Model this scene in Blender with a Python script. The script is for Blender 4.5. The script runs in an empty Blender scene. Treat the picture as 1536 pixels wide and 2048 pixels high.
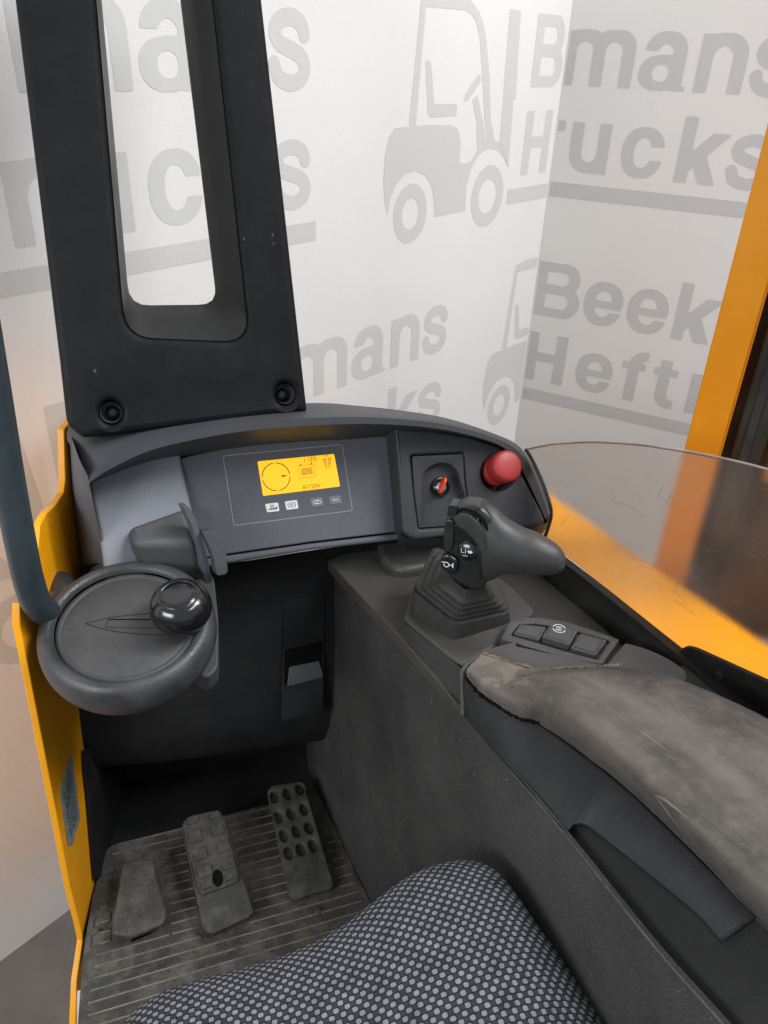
import bpy, bmesh, math, random
from mathutils import Vector, Matrix, geometry
random.seed(7)
SC = bpy.context.scene
COL = SC.collection
V = Vector
rad = math.radians

# ------------------------------------------------------------------ camera
FPX, PITCH, ROLL, YAW = 1560.0, rad(30.7), rad(2.3), rad(19.6)
CAM = V((0, 0, 1.5))
fw0 = V((math.sin(YAW), math.cos(YAW), 0)); rt0 = V((math.cos(YAW), -math.sin(YAW), 0)); UPV = V((0, 0, 1))
FWD = fw0 * math.cos(PITCH) - UPV * math.sin(PITCH)
CU = fw0 * math.sin(PITCH) + UPV * math.cos(PITCH)
RR = rt0 * math.cos(ROLL) + CU * math.sin(ROLL)
UU = -rt0 * math.sin(ROLL) + CU * math.cos(ROLL)
cd = bpy.data.cameras.new('camera'); cam = bpy.data.objects.new('camera', cd); COL.objects.link(cam)
cd.sensor_fit = 'VERTICAL'; cd.sensor_height = 36.0; cd.lens = 36.0 * FPX / 2048
cd.clip_start = 0.02; cd.clip_end = 200
m = Matrix((RR, UU, -FWD)).transposed().to_4x4(); m.translation = CAM
cam.matrix_world = m
SC.camera = cam

# ------------------------------------------------------------------ world, lamps, exposure
w = bpy.data.worlds.new('World'); SC.world = w; w.use_nodes = True
w.node_tree.nodes['Background'].inputs[0].default_value = (0.93, 0.96, 1.0, 1)
w.node_tree.nodes['Background'].inputs[1].default_value = 0.50
def area(name, loc, target, sx, sy, power, col=(1, 1, 1)):
    l = bpy.data.lights.new(name, 'AREA'); l.shape = 'RECTANGLE'; l.size = sx; l.size_y = sy; l.energy = power; l.color = col
    o = bpy.data.objects.new(name, l); COL.objects.link(o); o.location = loc
    o.rotation_euler = (V(target) - V(loc)).to_track_quat('-Z', 'Y').to_euler()
    return o
area('ceiling_or_fill_lamp', (2.2, -0.6, 4.0), (0.3, 0.9, 0.6), 2.2, 0.7, 88, (.98, .99, 1))
area('ceiling_or_fill_lamp', (-1.5, -0.3, 1.75), (-.6, 1.0, -0.2), 1.2, 0.5, 30, (.98, .99, 1))  # low fill lamp, added to brighten the lower left of the backdrop
area('ceiling_or_fill_lamp', (2.6, 0.3, 4.1), (0.4, 1.0, 0.6), 0.6, 2.6, 100, (.98, .99, 1))
SC.view_settings.view_transform = 'Standard'; SC.view_settings.look = 'None'
SC.view_settings.exposure = 0.0; SC.view_settings.gamma = 1.0

# ------------------------------------------------------------------ placing helpers (photo direction -> point on a known plane)
def ray(x, y): return (RR * (x - 768) + UU * (1024 - y) + FWD * FPX).normalized()
def Pp(x, y, p, n):
    d = ray(x, y); n = V(n); return CAM + d * ((V(p) - CAM).dot(n) / d.dot(n))
def Pz(x, y, z): return Pp(x, y, (0, 0, z), (0, 0, 1))
def PY(x, y, Y): return Pp(x, y, (0, Y, 0), (0, 1, 0))
def PX(x, y, X): return Pp(x, y, (X, 0, 0), (1, 0, 0))

# ------------------------------------------------------------------ materials
MATS = {}
def newmat(name):
    m = bpy.data.materials.new(name); m.use_nodes = True
    nt = m.node_tree; return m, nt, nt.nodes, nt.links, nt.nodes['Principled BSDF']
def C4(c): return (c[0], c[1], c[2], 1)
def plastic(name, col, rough=.55, grain=900, gs=.12, var=.25, varscale=9, dirt=None, dirtamt=0., dirtscale=14, spec=.5, metal=0, rvar=.12, scratch=0., speck=.10, dirtlo=.45):
    m, nt, N, L, B = newmat(name)
    tc = N.new('ShaderNodeTexCoord'); 
    n1 = N.new('ShaderNodeTexNoise'); n1.inputs['Scale'].default_value = varscale; n1.inputs['Detail'].default_value = 6; n1.inputs['Roughness'].default_value = .65
    L.new(tc.outputs['Object'], n1.inputs['Vector'])
    mp = N.new('ShaderNodeMapRange'); mp.inputs[1].default_value = .3; mp.inputs[2].default_value = .7
    mp.inputs[3].default_value = 1 - var; mp.inputs[4].default_value = 1 + var; L.new(n1.outputs['Fac'], mp.inputs[0])
    mx = N.new('ShaderNodeMix'); mx.data_type = 'RGBA'; mx.blend_type = 'MULTIPLY'; mx.inputs['Factor'].default_value = 1
    mx.inputs[6].default_value = C4(col); L.new(mp.outputs[0], mx.inputs[7])
    out = mx.outputs[2]
    if dirt:
        n2 = N.new('ShaderNodeTexNoise'); n2.inputs['Scale'].default_value = dirtscale; n2.inputs['Detail'].default_value = 9; n2.inputs['Roughness'].default_value = .72
        L.new(tc.outputs['Object'], n2.inputs['Vector'])
        r = N.new('ShaderNodeMapRange'); r.inputs[1].default_value = dirtlo; r.inputs[2].default_value = dirtlo + (.3 if dirtlo < .5 else .05); r.inputs[3].default_value = 0; r.inputs[4].default_value = dirtamt
        L.new(n2.outputs['Fac'], r.inputs[0])
        m2 = N.new('ShaderNodeMix'); m2.data_type = 'RGBA'; L.new(r.outputs[0], m2.inputs['Factor']); L.new(out, m2.inputs[6]); m2.inputs[7].default_value = C4(dirt)
        out = m2.outputs[2]
    if scratch:
        mpg = N.new('ShaderNodeMapping'); mpg.inputs['Scale'].default_value = (6, 70, 30); mpg.inputs['Rotation'].default_value = (.3, .2, .7)
        L.new(tc.outputs['Object'], mpg.inputs[0])
        n3 = N.new('ShaderNodeTexNoise'); n3.inputs['Scale'].default_value = 3; n3.inputs['Detail'].default_value = 3; L.new(mpg.outputs[0], n3.inputs['Vector'])
        r3 = N.new('ShaderNodeMapRange'); r3.inputs[1].default_value = .68; r3.inputs[2].default_value = .74; r3.inputs[4].default_value = scratch; L.new(n3.outputs['Fac'], r3.inputs[0])
        m3 = N.new('ShaderNodeMix'); m3.data_type = 'RGBA'; L.new(r3.outputs[0], m3.inputs['Factor']); L.new(out, m3.inputs[6]); m3.inputs[7].default_value = (.16, .155, .14, 1)
        out = m3.outputs[2]
    if speck:
        n4 = N.new('ShaderNodeTexNoise'); n4.inputs['Scale'].default_value = 520; n4.inputs['Detail'].default_value = 3; n4.inputs['Roughness'].default_value = .7; L.new(tc.outputs['Object'], n4.inputs['Vector'])
        r4 = N.new('ShaderNodeMapRange'); r4.inputs[1].default_value = .36; r4.inputs[2].default_value = .64; r4.inputs[3].default_value = 1 - speck; r4.inputs[4].default_value = 1 + speck; L.new(n4.outputs['Fac'], r4.inputs[0])
        m4 = N.new('ShaderNodeMix'); m4.data_type = 'RGBA'; m4.blend_type = 'MULTIPLY'; m4.inputs['Factor'].default_value = 1; L.new(out, m4.inputs[6]); L.new(r4.outputs[0], m4.inputs[7]); out = m4.outputs[2]
    L.new(out, B.inputs['Base Color'])
    rr = N.new('ShaderNodeMapRange'); rr.inputs[1].default_value = .3; rr.inputs[2].default_value = .7; rr.inputs[3].default_value = max(0, rough - rvar); rr.inputs[4].default_value = min(1, rough + rvar)
    L.new(n1.outputs['Fac'], rr.inputs[0]); L.new(rr.outputs[0], B.inputs['Roughness'])
    B.inputs['Specular IOR Level'].default_value = spec; B.inputs['Metallic'].default_value = metal
    if gs:
        g = N.new('ShaderNodeTexNoise'); g.inputs['Scale'].default_value = grain; g.inputs['Detail'].default_value = 2; L.new(tc.outputs['Object'], g.inputs['Vector'])
        bp = N.new('ShaderNodeBump'); bp.inputs['Strength'].default_value = gs; bp.inputs['Distance'].default_value = .001
        L.new(g.outputs['Fac'], bp.inputs['Height']); L.new(bp.outputs[0], B.inputs['Normal'])
    return m
M = {}
M['post'] = plastic('black_moulded_plastic', (.0062, .0068, .009), .6, 600, .4, .15, 6, (.04, .04, .04), .15, 30, spec=.2)
M['reveal'] = plastic('moulded_window_reveal', (.013, .0132, .0135), .45, 600, .35, .15, 6, spec=.4)
M['dash'] = plastic('charcoal_plastic', (.058, .061, .069), .55, 700, .3, .08, 5, spec=.4)
M['face'] = plastic('grey_plastic', (.092, .098, .114), .6, 700, .2, .05, 5, spec=.35)
M['disc'] = plastic('worn_disc_plastic', (.052, .052, .053), .5, 700, .25, .1, 25, (.12, .115, .105), .2, 60, spec=.4)
M['housing'] = plastic('mid_grey_plastic', (.075, .078, .085), .55, 1600, .2, .08, 5, spec=.4)
M['facelite'] = plastic('light_grey_plastic', (.22, .232, .262), .6, 700, .2, .05, 5, spec=.35)
M['knee'] = plastic('dusty_black_plastic', (.009, .0095, .0105), .65, 600, .4, .25, 7, (.05, .047, .042), .12, 20, spec=.3)
M['wallp'] = plastic('scuffed_black_plastic', (.047, .0465, .046), .62, 600, .4, .25, 6, (.06, .057, .05), .3, 12, spec=.3, scratch=.4, speck=.28)
M['console'] = plastic('console_black_plastic', (.058, .0565, .052), .55, 600, .4, .15, 8, (.09, .085, .075), .2, 25, spec=.4)
M['darkpanel'] = plastic('deep_black_plastic', (.010, .0102, .0108), .6, 600, .3, .2, 8, (.05, .048, .044), .15, 25, spec=.3)  # deeper black for the recessed side panel
M['railblack'] = plastic('black_coated_steel', (.010, .0095, .009), .5, 500, .3, .2, 8, (.05, .048, .044), .3, 25, spec=.35)
M['pod'] = plastic('dark_slate_moulding', (.036, .038, .044), .55, 700, .3, .08, 5, spec=.35)
M['switch'] = plastic('satin_grey_plastic', (.062, .063, .064), .5, 700, .3, .1, 9, (.1, .095, .09), .2, 30, spec=.4)
M['panelgrey'] = plastic('dark_slate_plastic', (.0185, .0195, .0205), .58, 500, .4, .12, 8, (.09, .085, .075), .12, 25, spec=.35)
M['ribtop'] = plastic('dusty_rib_top', (.16, .15, .13), .8, 500, .4, .4, 30, spec=.2)
M['ridge'] = plastic('worn_grey_ridge', (.050, .050, .050), .5, 600, .3, .5, 18, (.14, .14, .135), .6, 50)
M['rubber'] = plastic('dusty_rubber', (.030, .030, .029), .62, 500, .3, .12, 14, (.10, .095, .085), .25, 40, spec=.3)
M['mat'] = plastic('worn_floor_rubber', (.052, .050, .046), .75, 400, .6, .4, 11, (.16, .15, .13), .75, 22, spec=.25, scratch=.3, speck=.3)
M['pedal'] = plastic('pedal_rubber', (.042, .0415, .039), .7, 500, .5, .3, 16, (.17, .16, .14), .5, 40, spec=.3)
M['yellow'] = plastic('orange_yellow_paint', (.92, .385, .005), .36, 250, .05, .05, 10, (.09, .04, .012), .8, 30, spec=.5, speck=.03, dirtlo=.66)
M['mastyellow'] = plastic('mast_orange_paint', (.80, .30, .005), .4, 250, .05, .05, 4, (.10, .045, .01), .7, 26, spec=.45, speck=.03, dirtlo=.68)
M['rail'] = plastic('blue_grey_coating', (.026, .040, .048), .42, 500, .1, .2, 9, spec=.5)
M['steel'] = plastic('greased_steel', (.030, .034, .036), .35, 300, .1, .4, 9, (.05, .03, .02), .4, 12, spec=.5)
M['brown'] = plastic('greasy_brown_steel', (.11, .075, .055), .5, 300, .1, .6, 7, (.13, .05, .015), .7, 9, spec=.4)
M['gloss'] = plastic('glossy_black_plastic', (.008, .008, .009), .2, 600, 0, .1, 9, spec=.7, rvar=.04)
M['handle'] = plastic('satin_dark_plastic', (.013, .015, .0145), .34, 1200, .1, .15, 20, (.08, .08, .075), .15, 60, spec=.5)
M['grip'] = plastic('soft_grip_plastic', (.036, .036, .0365), .48, 700, .2, .1, 20, spec=.4)
M['red'] = plastic('red_plastic', (.36, .026, .026), .45, 900, .05, .08, 20, (.2, .02, .02), .15, 40, spec=.5)
M['keyred'] = plastic('bright_red_plastic', (.75, .06, .02), .4, 900, .05, .06, 20)
M['chrome'] = plastic('worn_metal', (.45, .45, .45), .3, 900, .05, .2, 60, metal=.9)
M['hole'] = plastic('black_void', (.004, .004, .004), .8, 900, 0, 0, 5, spec=.1)
M['white'] = plastic('white_print', (.75, .76, .78), .5, 900, 0, .04, 20)
M['iconwhite'] = plastic('button_white', (.72, .74, .76), .4, 900, 0, .03, 20)
M['icongrey'] = plastic('button_grey', (.17, .175, .185), .45, 900, 0, .05, 20)
M['ink'] = plastic('dark_print', (.06, .06, .065), .5, 900, 0, .05, 20)
M['line'] = plastic('pale_line_print', (.36, .37, .39), .5, 900, 0, .05, 20)
M['plate'] = plastic('printed_metal_plate', (.27, .31, .33), .45, 900, .1, .25, 60, metal=.2)
M['platetext'] = plastic('plate_text', (.025, .03, .035), .5, 900, 0, .05, 60)
M['rust'] = plastic('rusty_cup', (.13, .055, .02), .7, 300, .3, .6, 60)
M['concrete'] = plastic('concrete', (.19, .18, .165), .6, 90, .25, .22, 3, (.09, .085, .08), .6, 5, spec=.3)

def wallmat(name, col):
    m = plastic(name, col, .6, 380, .35, .03, 1.5, spec=.3, speck=.035)
    return m
M['panel'] = wallmat('white_printed_sheet', (.78, .775, .765))
M['print1'] = wallmat('grey_print', (.62, .625, .62))
M['print2'] = wallmat('darker_grey_print', (.575, .575, .58))

# LCD
def lcd():
    m, nt, N, L, B = newmat('orange_lcd')
    B.inputs['Base Color'].default_value = (.35, .15, .01, 1); B.inputs['Roughness'].default_value = .35
    B.inputs['Emission Color'].default_value = (1.0, .56, .006, 1); B.inputs['Emission Strength'].default_value = 1.0
    return m
M['lcd'] = lcd()
M['lcdink'] = plastic('lcd_segment', (.22, .03, .0), .6, 900, 0, .05, 20)

def leather():
    m, nt, N, L, B = newmat('grained_leatherette')
    tc = N.new('ShaderNodeTexCoord')
    n = N.new('ShaderNodeTexNoise'); n.inputs['Scale'].default_value = 25; n.inputs['Detail'].default_value = 5; L.new(tc.outputs['Object'], n.inputs['Vector'])
    cr = N.new('ShaderNodeValToRGB'); cr.color_ramp.elements[0].color = (.030, .031, .034, 1); cr.color_ramp.elements[1].color = (.062, .063, .067, 1)
    cr.color_ramp.elements[0].position = .35; cr.color_ramp.elements[1].position = .7; L.new(n.outputs['Fac'], cr.inputs[0]); L.new(cr.outputs[0], B.inputs['Base Color'])
    mr = N.new('ShaderNodeMapRange'); mr.inputs[1].default_value = .3; mr.inputs[2].default_value = .7; mr.inputs[3].default_value = .28; mr.inputs[4].default_value = .5; L.new(n.outputs['Fac'], mr.inputs[0]); L.new(mr.outputs[0], B.inputs['Roughness'])
    mpg = N.new('ShaderNodeMapping'); mpg.inputs['Scale'].default_value = (1, 1.8, 1); L.new(tc.outputs['Object'], mpg.inputs[0])
    vo = N.new('ShaderNodeTexVoronoi'); vo.feature = 'DISTANCE_TO_EDGE'; vo.inputs['Scale'].default_value = 330; L.new(mpg.outputs[0], vo.inputs['Vector'])
    bp = N.new('ShaderNodeBump'); bp.inputs['Strength'].default_value = .35; bp.inputs['Distance'].default_value = .0012; L.new(vo.outputs['Distance'], bp.inputs['Height']); L.new(bp.outputs[0], B.inputs['Normal'])
    return m
M['leather'] = leather()

def armrest_mat():
    m, nt, N, L, B = newmat('worn_dusty_armrest')
    tc = N.new('ShaderNodeTexCoord')
    def noise(s, d=8, r=.65, vec=None):
        n = N.new('ShaderNodeTexNoise'); n.inputs['Scale'].default_value = s; n.inputs['Detail'].default_value = d; n.inputs['Roughness'].default_value = r
        L.new(vec or tc.outputs['Object'], n.inputs['Vector']); return n.outputs['Fac']
    def mr(f, a, b, c, d):
        r = N.new('ShaderNodeMapRange'); r.inputs[1].default_value = a; r.inputs[2].default_value = b; r.inputs[3].default_value = c; r.inputs[4].default_value = d; L.new(f, r.inputs[0]); return r.outputs[0]
    def mix(f, a, b):
        x = N.new('ShaderNodeMix'); x.data_type = 'RGBA'; L.new(f, x.inputs['Factor'])
        for i, q in ((6, a), (7, b)):
            if isinstance(q, tuple): x.inputs[i].default_value = q
            else: L.new(q, x.inputs[i])
        return x.outputs[2]
    c = mix(mr(noise(7), .38, .62, 0, 1), (.046, .043, .040, 1), (.112, .099, .088, 1))
    c = mix(mr(noise(60), .5, .75, 0, .6), c, (.14, .122, .105, 1))
    # long scratches running with the rest
    sd = Pz(1480, 1575, .93) - Pz(1330, 1455, .93); mpa = N.new('ShaderNodeMapping'); mpa.inputs['Rotation'].default_value = (0, 0, math.pi / 2 - math.atan2(sd.y, sd.x)); mpa.inputs['Scale'].default_value = (1, 1, 0); L.new(tc.outputs['Object'], mpa.inputs[0])
    mpg = N.new('ShaderNodeMapping'); mpg.inputs['Scale'].default_value = (170, 5.5, 0); L.new(mpa.outputs[0], mpg.inputs[0])
    c = mix(mr(noise(1.0, 5, .6, mpg.outputs[0]), .67, .69, 0, .4), c, (.36, .32, .25, 1))
    mpq = N.new('ShaderNodeMapping'); mpq.inputs['Scale'].default_value = (14, 3.0, 3.0); mpq.inputs['Location'].default_value = (3, 1, 0); L.new(mpa.outputs[0], mpq.inputs[0])
    c = mix(mr(noise(1.0, 6, .6, mpq.outputs[0]), .45, .65, 0, .5), c, (.185, .165, .145, 1))
    # peeled cover towards the front tip: tan foam with darker remnants
    sy = N.new('ShaderNodeSeparateXYZ'); L.new(tc.outputs['Object'], sy.inputs[0])
    fr = mr(sy.outputs[1], .50, .62, 0, .40)
    ad = N.new('ShaderNodeMath'); ad.operation = 'ADD'; L.new(noise(34, 7), ad.inputs[0]); L.new(fr, ad.inputs[1])
    c = mix(mr(ad.outputs[0], .80, .83, 0, .6), c, (.19, .16, .13, 1))
    L.new(c, B.inputs['Base Color']); B.inputs['Roughness'].default_value = .78; B.inputs['Specular IOR Level'].default_value = .25
    h = noise(500, 4)
    bp = N.new('ShaderNodeBump'); bp.inputs['Strength'].default_value = .5; bp.inputs['Distance'].default_value = .0012; L.new(h, bp.inputs['Height']); L.new(bp.outputs[0], B.inputs['Normal'])
    return m
M['arm'] = armrest_mat()

def fabric():
    m, nt, N, L, B = newmat('woven_check_fabric')
    uv = N.new('ShaderNodeUVMap')
    mpg = N.new('ShaderNodeMapping'); mpg.inputs['Scale'].default_value = (1, 1, 1); L.new(uv.outputs[0], mpg.inputs[0])
    nz = N.new('ShaderNodeTexNoise'); nz.inputs['Scale'].default_value = 1.3; nz.inputs['Detail'].default_value = 3; L.new(mpg.outputs[0], nz.inputs['Vector'])
    sub = N.new('ShaderNodeVectorMath'); sub.operation = 'MULTIPLY_ADD'; L.new(nz.outputs['Color'], sub.inputs[0]); sub.inputs[1].default_value = (.12, .12, 0); L.new(mpg.outputs[0], sub.inputs[2])
    sx = N.new('ShaderNodeSeparateXYZ'); L.new(sub.outputs[0], sx.inputs[0])
    def math_(op, a, b=None, c=None):
        n = N.new('ShaderNodeMath'); n.operation = op
        for i, q in enumerate((a, b, c)):
            if q is None: continue
            if isinstance(q, (int, float)): n.inputs[i].default_value = q
            else: L.new(q, n.inputs[i])
        return n.outputs[0]
    x, y = sx.outputs[0], sx.outputs[1]
    def cell(x, y, hw, hh):
        fx = math_('ABSOLUTE', math_('SUBTRACT', math_('FRACT', x), .5)); fy = math_('ABSOLUTE', math_('SUBTRACT', math_('FRACT', y), .5))
        ax = math_('DIVIDE', fx, hw); ay = math_('DIVIDE', fy, hh)
        d = math_('MAXIMUM', ax, ay)
        d2 = math_('MULTIPLY', math_('ADD', ax, ay), .62)
        d = math_('MAXIMUM', d, d2)
        r = N.new('ShaderNodeMapRange'); r.interpolation_type = 'SMOOTHSTEP'; r.inputs[1].default_value = 1.08; r.inputs[2].default_value = .86; r.inputs[3].default_value = 0; r.inputs[4].default_value = 1; L.new(d, r.inputs[0]); return r.outputs[0]
    a = cell(x, y, .235, .215); b = cell(math_('ADD', x, .5), math_('ADD', y, .5), .235, .215)
    lightf = math_('MAXIMUM', a, b)
    c1 = cell(math_('ADD', x, .5), y, .23, .21); c2 = cell(x, math_('ADD', y, .5), .23, .21)
    midf = math_('MAXIMUM', c1, c2)
    th = N.new('ShaderNodeTexWave'); th.inputs['Scale'].default_value = 5.0; th.inputs['Distortion'].default_value = 1.5; L.new(mpg.outputs[0], th.inputs['Vector'])
    mix1 = N.new('ShaderNodeMix'); mix1.data_type = 'RGBA'; L.new(midf, mix1.inputs['Factor']); mix1.inputs[6].default_value = (.017, .018, .025, 1); mix1.inputs[7].default_value = (.036, .038, .048, 1)
    mix2 = N.new('ShaderNodeMix'); mix2.data_type = 'RGBA'; L.new(lightf, mix2.inputs['Factor']); L.new(mix1.outputs[2], mix2.inputs[6])
    cl = N.new('ShaderNodeMix'); cl.data_type = 'RGBA'; L.new(th.outputs['Fac'], cl.inputs['Factor']); cl.inputs[6].default_value = (.165, .17, .185, 1); cl.inputs[7].default_value = (.25, .255, .27, 1)
    L.new(cl.outputs[2], mix2.inputs[7])
    fz = N.new('ShaderNodeTexNoise'); fz.inputs['Scale'].default_value = .55; fz.inputs['Detail'].default_value = 5; L.new(mpg.outputs[0], fz.inputs['Vector'])
    fm = N.new('ShaderNodeMapRange'); fm.inputs[1].default_value = .3; fm.inputs[2].default_value = .7; fm.inputs[3].default_value = .72; fm.inputs[4].default_value = 1.2; L.new(fz.outputs['Fac'], fm.inputs[0])
    mf = N.new('ShaderNodeMix'); mf.data_type = 'RGBA'; mf.blend_type = 'MULTIPLY'; mf.inputs['Factor'].default_value = 1; L.new(mix2.outputs[2], mf.inputs[6]); L.new(fm.outputs[0], mf.inputs[7])
    L.new(mf.outputs[2], B.inputs['Base Color']); B.inputs['Roughness'].default_value = .85; B.inputs['Specular IOR Level'].default_value = .2
    h = math_('ADD', lightf, math_('MULTIPLY', midf, .6)); h = math_('ADD', h, math_('MULTIPLY', th.outputs['Fac'], .25))
    bp = N.new('ShaderNodeBump'); bp.inputs['Strength'].default_value = .7; bp.inputs['Distance'].default_value = .0014; L.new(h, bp.inputs['Height']); L.new(bp.outputs[0], B.inputs['Normal'])
    return m
M['fabric'] = fabric()

def screenmat():
    m, nt, N, L, B = newmat('hazy_scratched_polycarbonate')
    out = N['Material Output']
    tc = N.new('ShaderNodeTexCoord')
    tr = N.new('ShaderNodeBsdfTransparent'); tr.inputs[0].default_value = (.90, .87, .85, 1)
    df = N.new('ShaderNodeBsdfDiffuse'); df.inputs[0].default_value = (.80, .74, .69, 1)
    tl = N.new('ShaderNodeBsdfTranslucent'); tl.inputs[0].default_value = (.80, .74, .69, 1)
    gl = N.new('ShaderNodeBsdfGlossy'); gl.inputs['Roughness'].default_value = .12
    def mixs(f, a, b):
        x = N.new('ShaderNodeMixShader')
        if isinstance(f, float): x.inputs[0].default_value = f
        else: L.new(f, x.inputs[0])
        L.new(a, x.inputs[1]); L.new(b, x.inputs[2]); return x.outputs[0]
    rf = N.new('ShaderNodeBsdfRefraction'); rf.inputs['IOR'].default_value = 1.3; rf.inputs['Roughness'].default_value = .15; rf.inputs['Color'].default_value = (.93, .905, .89, 1)
    clear = rf.outputs[0]
    haze = mixs(.5, df.outputs[0], tl.outputs[0])
    # scratches: thin bent lines; haze: soft wiped patches
    n = N.new('ShaderNodeTexNoise'); n.inputs['Scale'].default_value = 5; n.inputs['Detail'].default_value = 6; L.new(tc.outputs['Object'], n.inputs['Vector'])
    hz = N.new('ShaderNodeMapRange'); hz.inputs[1].default_value = .3; hz.inputs[2].default_value = .75; hz.inputs[3].default_value = .015; hz.inputs[4].default_value = .12; L.new(n.outputs['Fac'], hz.inputs[0])
    def scr(rot, scale, lo):
        mpg = N.new('ShaderNodeMapping'); mpg.inputs['Rotation'].default_value = rot; mpg.inputs['Scale'].default_value = scale; L.new(tc.outputs['Object'], mpg.inputs[0])
        q = N.new('ShaderNodeTexNoise'); q.inputs['Scale'].default_value = 1; q.inputs['Detail'].default_value = 2; L.new(mpg.outputs[0], q.inputs['Vector'])
        r = N.new('ShaderNodeMapRange'); r.inputs[1].default_value = lo; r.inputs[2].default_value = lo + .02; r.inputs[4].default_value = .45; L.new(q.outputs['Fac'], r.inputs[0]); return r.outputs[0]
    #s1 = scr((.4, .9, .3), (22, 420, 420), .70); s2 = scr((1.2, -.5, .9), (30, 480, 480), .705)
    #mxx = N.new('ShaderNodeMath'); mxx.operation = 'MAXIMUM'; L.new(s1, mxx.inputs[0]); L.new(s2, mxx.inputs[1])
    s = mixs(hz.outputs[0], clear, haze)
    fr = N.new('ShaderNodeFresnel'); fr.inputs[0].default_value = 1.22
    s = mixs(fr.outputs[0], s, gl.outputs[0])
    L.new(s, out.inputs['Surface'])
    return m
M['screen'] = screenmat()
M['scratch'] = plastic('pale_scratch', (.24, .20, .165), .5, 900, 0, .2, 20)
M['foam'] = plastic('torn_tan_edge', (.15, .125, .095), .85, 500, .5, .4, 40, (.06, .055, .05), .7, 60, spec=.2)
M['fin'] = plastic('worn_satin_lever', (.040, .043, .042), .33, 700, .15, .15, 30, (.1, .1, .095), .3, 60)
M['edge'] = plastic('milky_cut_edge', (.30, .25, .22), .4, 900, 0, .3, 30)

# ------------------------------------------------------------------ mesh helpers
def finish(o, mat, parent, bevel=0, seg=3, sub=0, sharp=40, smooth=True, solid=0):
    me = o.data
    if mat is not None: me.materials.append(mat if not isinstance(mat, str) else M[mat])
    if smooth:
        for p in me.polygons: p.use_smooth = True
        try: me.set_sharp_from_angle(angle=rad(sharp))
        except Exception: pass
    if solid:
        s = o.modifiers.new('solid', 'SOLIDIFY'); s.thickness = solid; s.offset = -1
    if bevel:
        b = o.modifiers.new('bevel', 'BEVEL'); b.width = bevel; b.segments = seg; b.limit_method = 'ANGLE'; b.angle_limit = rad(35); b.harden_normals = False
    if sub:
        s = o.modifiers.new('sub', 'SUBSURF'); s.levels = sub; s.render_levels = sub
    if parent: o.parent = parent; 
    COL.objects.link(o)
    return o
def mesh(name, verts, faces, mat, parent=None, **k):
    me = bpy.data.meshes.new(name); me.from_pydata([tuple(v) for v in verts], [], faces); me.validate(); me.update()
    return finish(bpy.data.objects.new(name, me), mat, parent, **k)
def bmobj(name, bm, mat, parent=None, **k):
    bmesh.ops.recalc_face_normals(bm, faces=bm.faces)
    me = bpy.data.meshes.new(name); bm.to_mesh(me); bm.free()
    return finish(bpy.data.objects.new(name, me), mat, parent, **k)
def resample(pts, n, smooth=True):
    pts = [V(p) for p in pts]
    if smooth and len(pts) > 2:
        out = []
        for i in range(len(pts) - 1):
            p0 = pts[max(i - 1, 0)]; p1 = pts[i]; p2 = pts[i + 1]; p3 = pts[min(i + 2, len(pts) - 1)]
            for k in range(12):
                t = k / 12
                out.append(.5 * ((2 * p1) + (p2 - p0) * t + (2 * p0 - 5 * p1 + 4 * p2 - p3) * t * t + (3 * p1 - p0 - 3 * p2 + p3) * t ** 3))
        out.append(pts[-1]); pts = out
    L_ = [0]
    for a, b in zip(pts, pts[1:]): L_.append(L_[-1] + (b - a).length)
    res = []; j = 0
    for i in range(n):
        s = L_[-1] * i / (n - 1)
        while j < len(pts) - 2 and L_[j + 1] < s: j += 1
        d = L_[j + 1] - L_[j]; t = 0 if d < 1e-9 else (s - L_[j]) / d
        res.append(pts[j].lerp(pts[j + 1], min(max(t, 0), 1)))
    return res
def loft(name, rows, mat, parent=None, n=40, smooth_rows=True, closed=False, cross=0, flip=False, **k):
    R = [resample(r, n, smooth_rows) for r in rows]
    if cross:   # smooth across the rows too
        cols = [resample([r[i] for r in R], cross, True) for i in range(n)]
        R = [[cols[i][j] for i in range(n)] for j in range(cross)]
    vs = [p for r in R for p in r]; fs = []
    for a in range(len(R) - 1):
        for b in range(n - 1):
            q = (a * n + b, a * n + b + 1, (a + 1) * n + b + 1, (a + 1) * n + b); fs.append(q[::-1] if flip else q)
        if closed: q = (a * n + n - 1, a * n, (a + 1) * n, (a + 1) * n + n - 1); fs.append(q[::-1] if flip else q)
    return mesh(name, vs, fs, mat, parent, **k)
def rpoly(pts, r, seg=5):
    """round the corners of a 2d polygon"""
    n = len(pts); out = []
    rs = r if isinstance(r, (list, tuple)) else [r] * n
    for i in range(n):
        p = V(pts[i]); a = V(pts[i - 1]) - p; b = V(pts[(i + 1) % n]) - p
        rr = min(rs[i], a.length * .45, b.length * .45)
        if rr < 1e-6: out.append(tuple(p)); continue
        p1 = p + a.normalized() * rr; p2 = p + b.normalized() * rr
        for k in range(seg + 1):
            t = k / seg; out.append(tuple((1 - t) ** 2 * p1 + 2 * t * (1 - t) * p + t * t * p2))
    return out
def circ(cx, cy, rx, ry=None, n=28, rot=0):
    ry = rx if ry is None else ry
    return [(cx + rx * math.cos(a) * math.cos(rot) - ry * math.sin(a) * math.sin(rot), cy + rx * math.cos(a) * math.sin(rot) + ry * math.sin(a) * math.cos(rot)) for a in [2 * math.pi * i / n for i in range(n)]]
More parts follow.
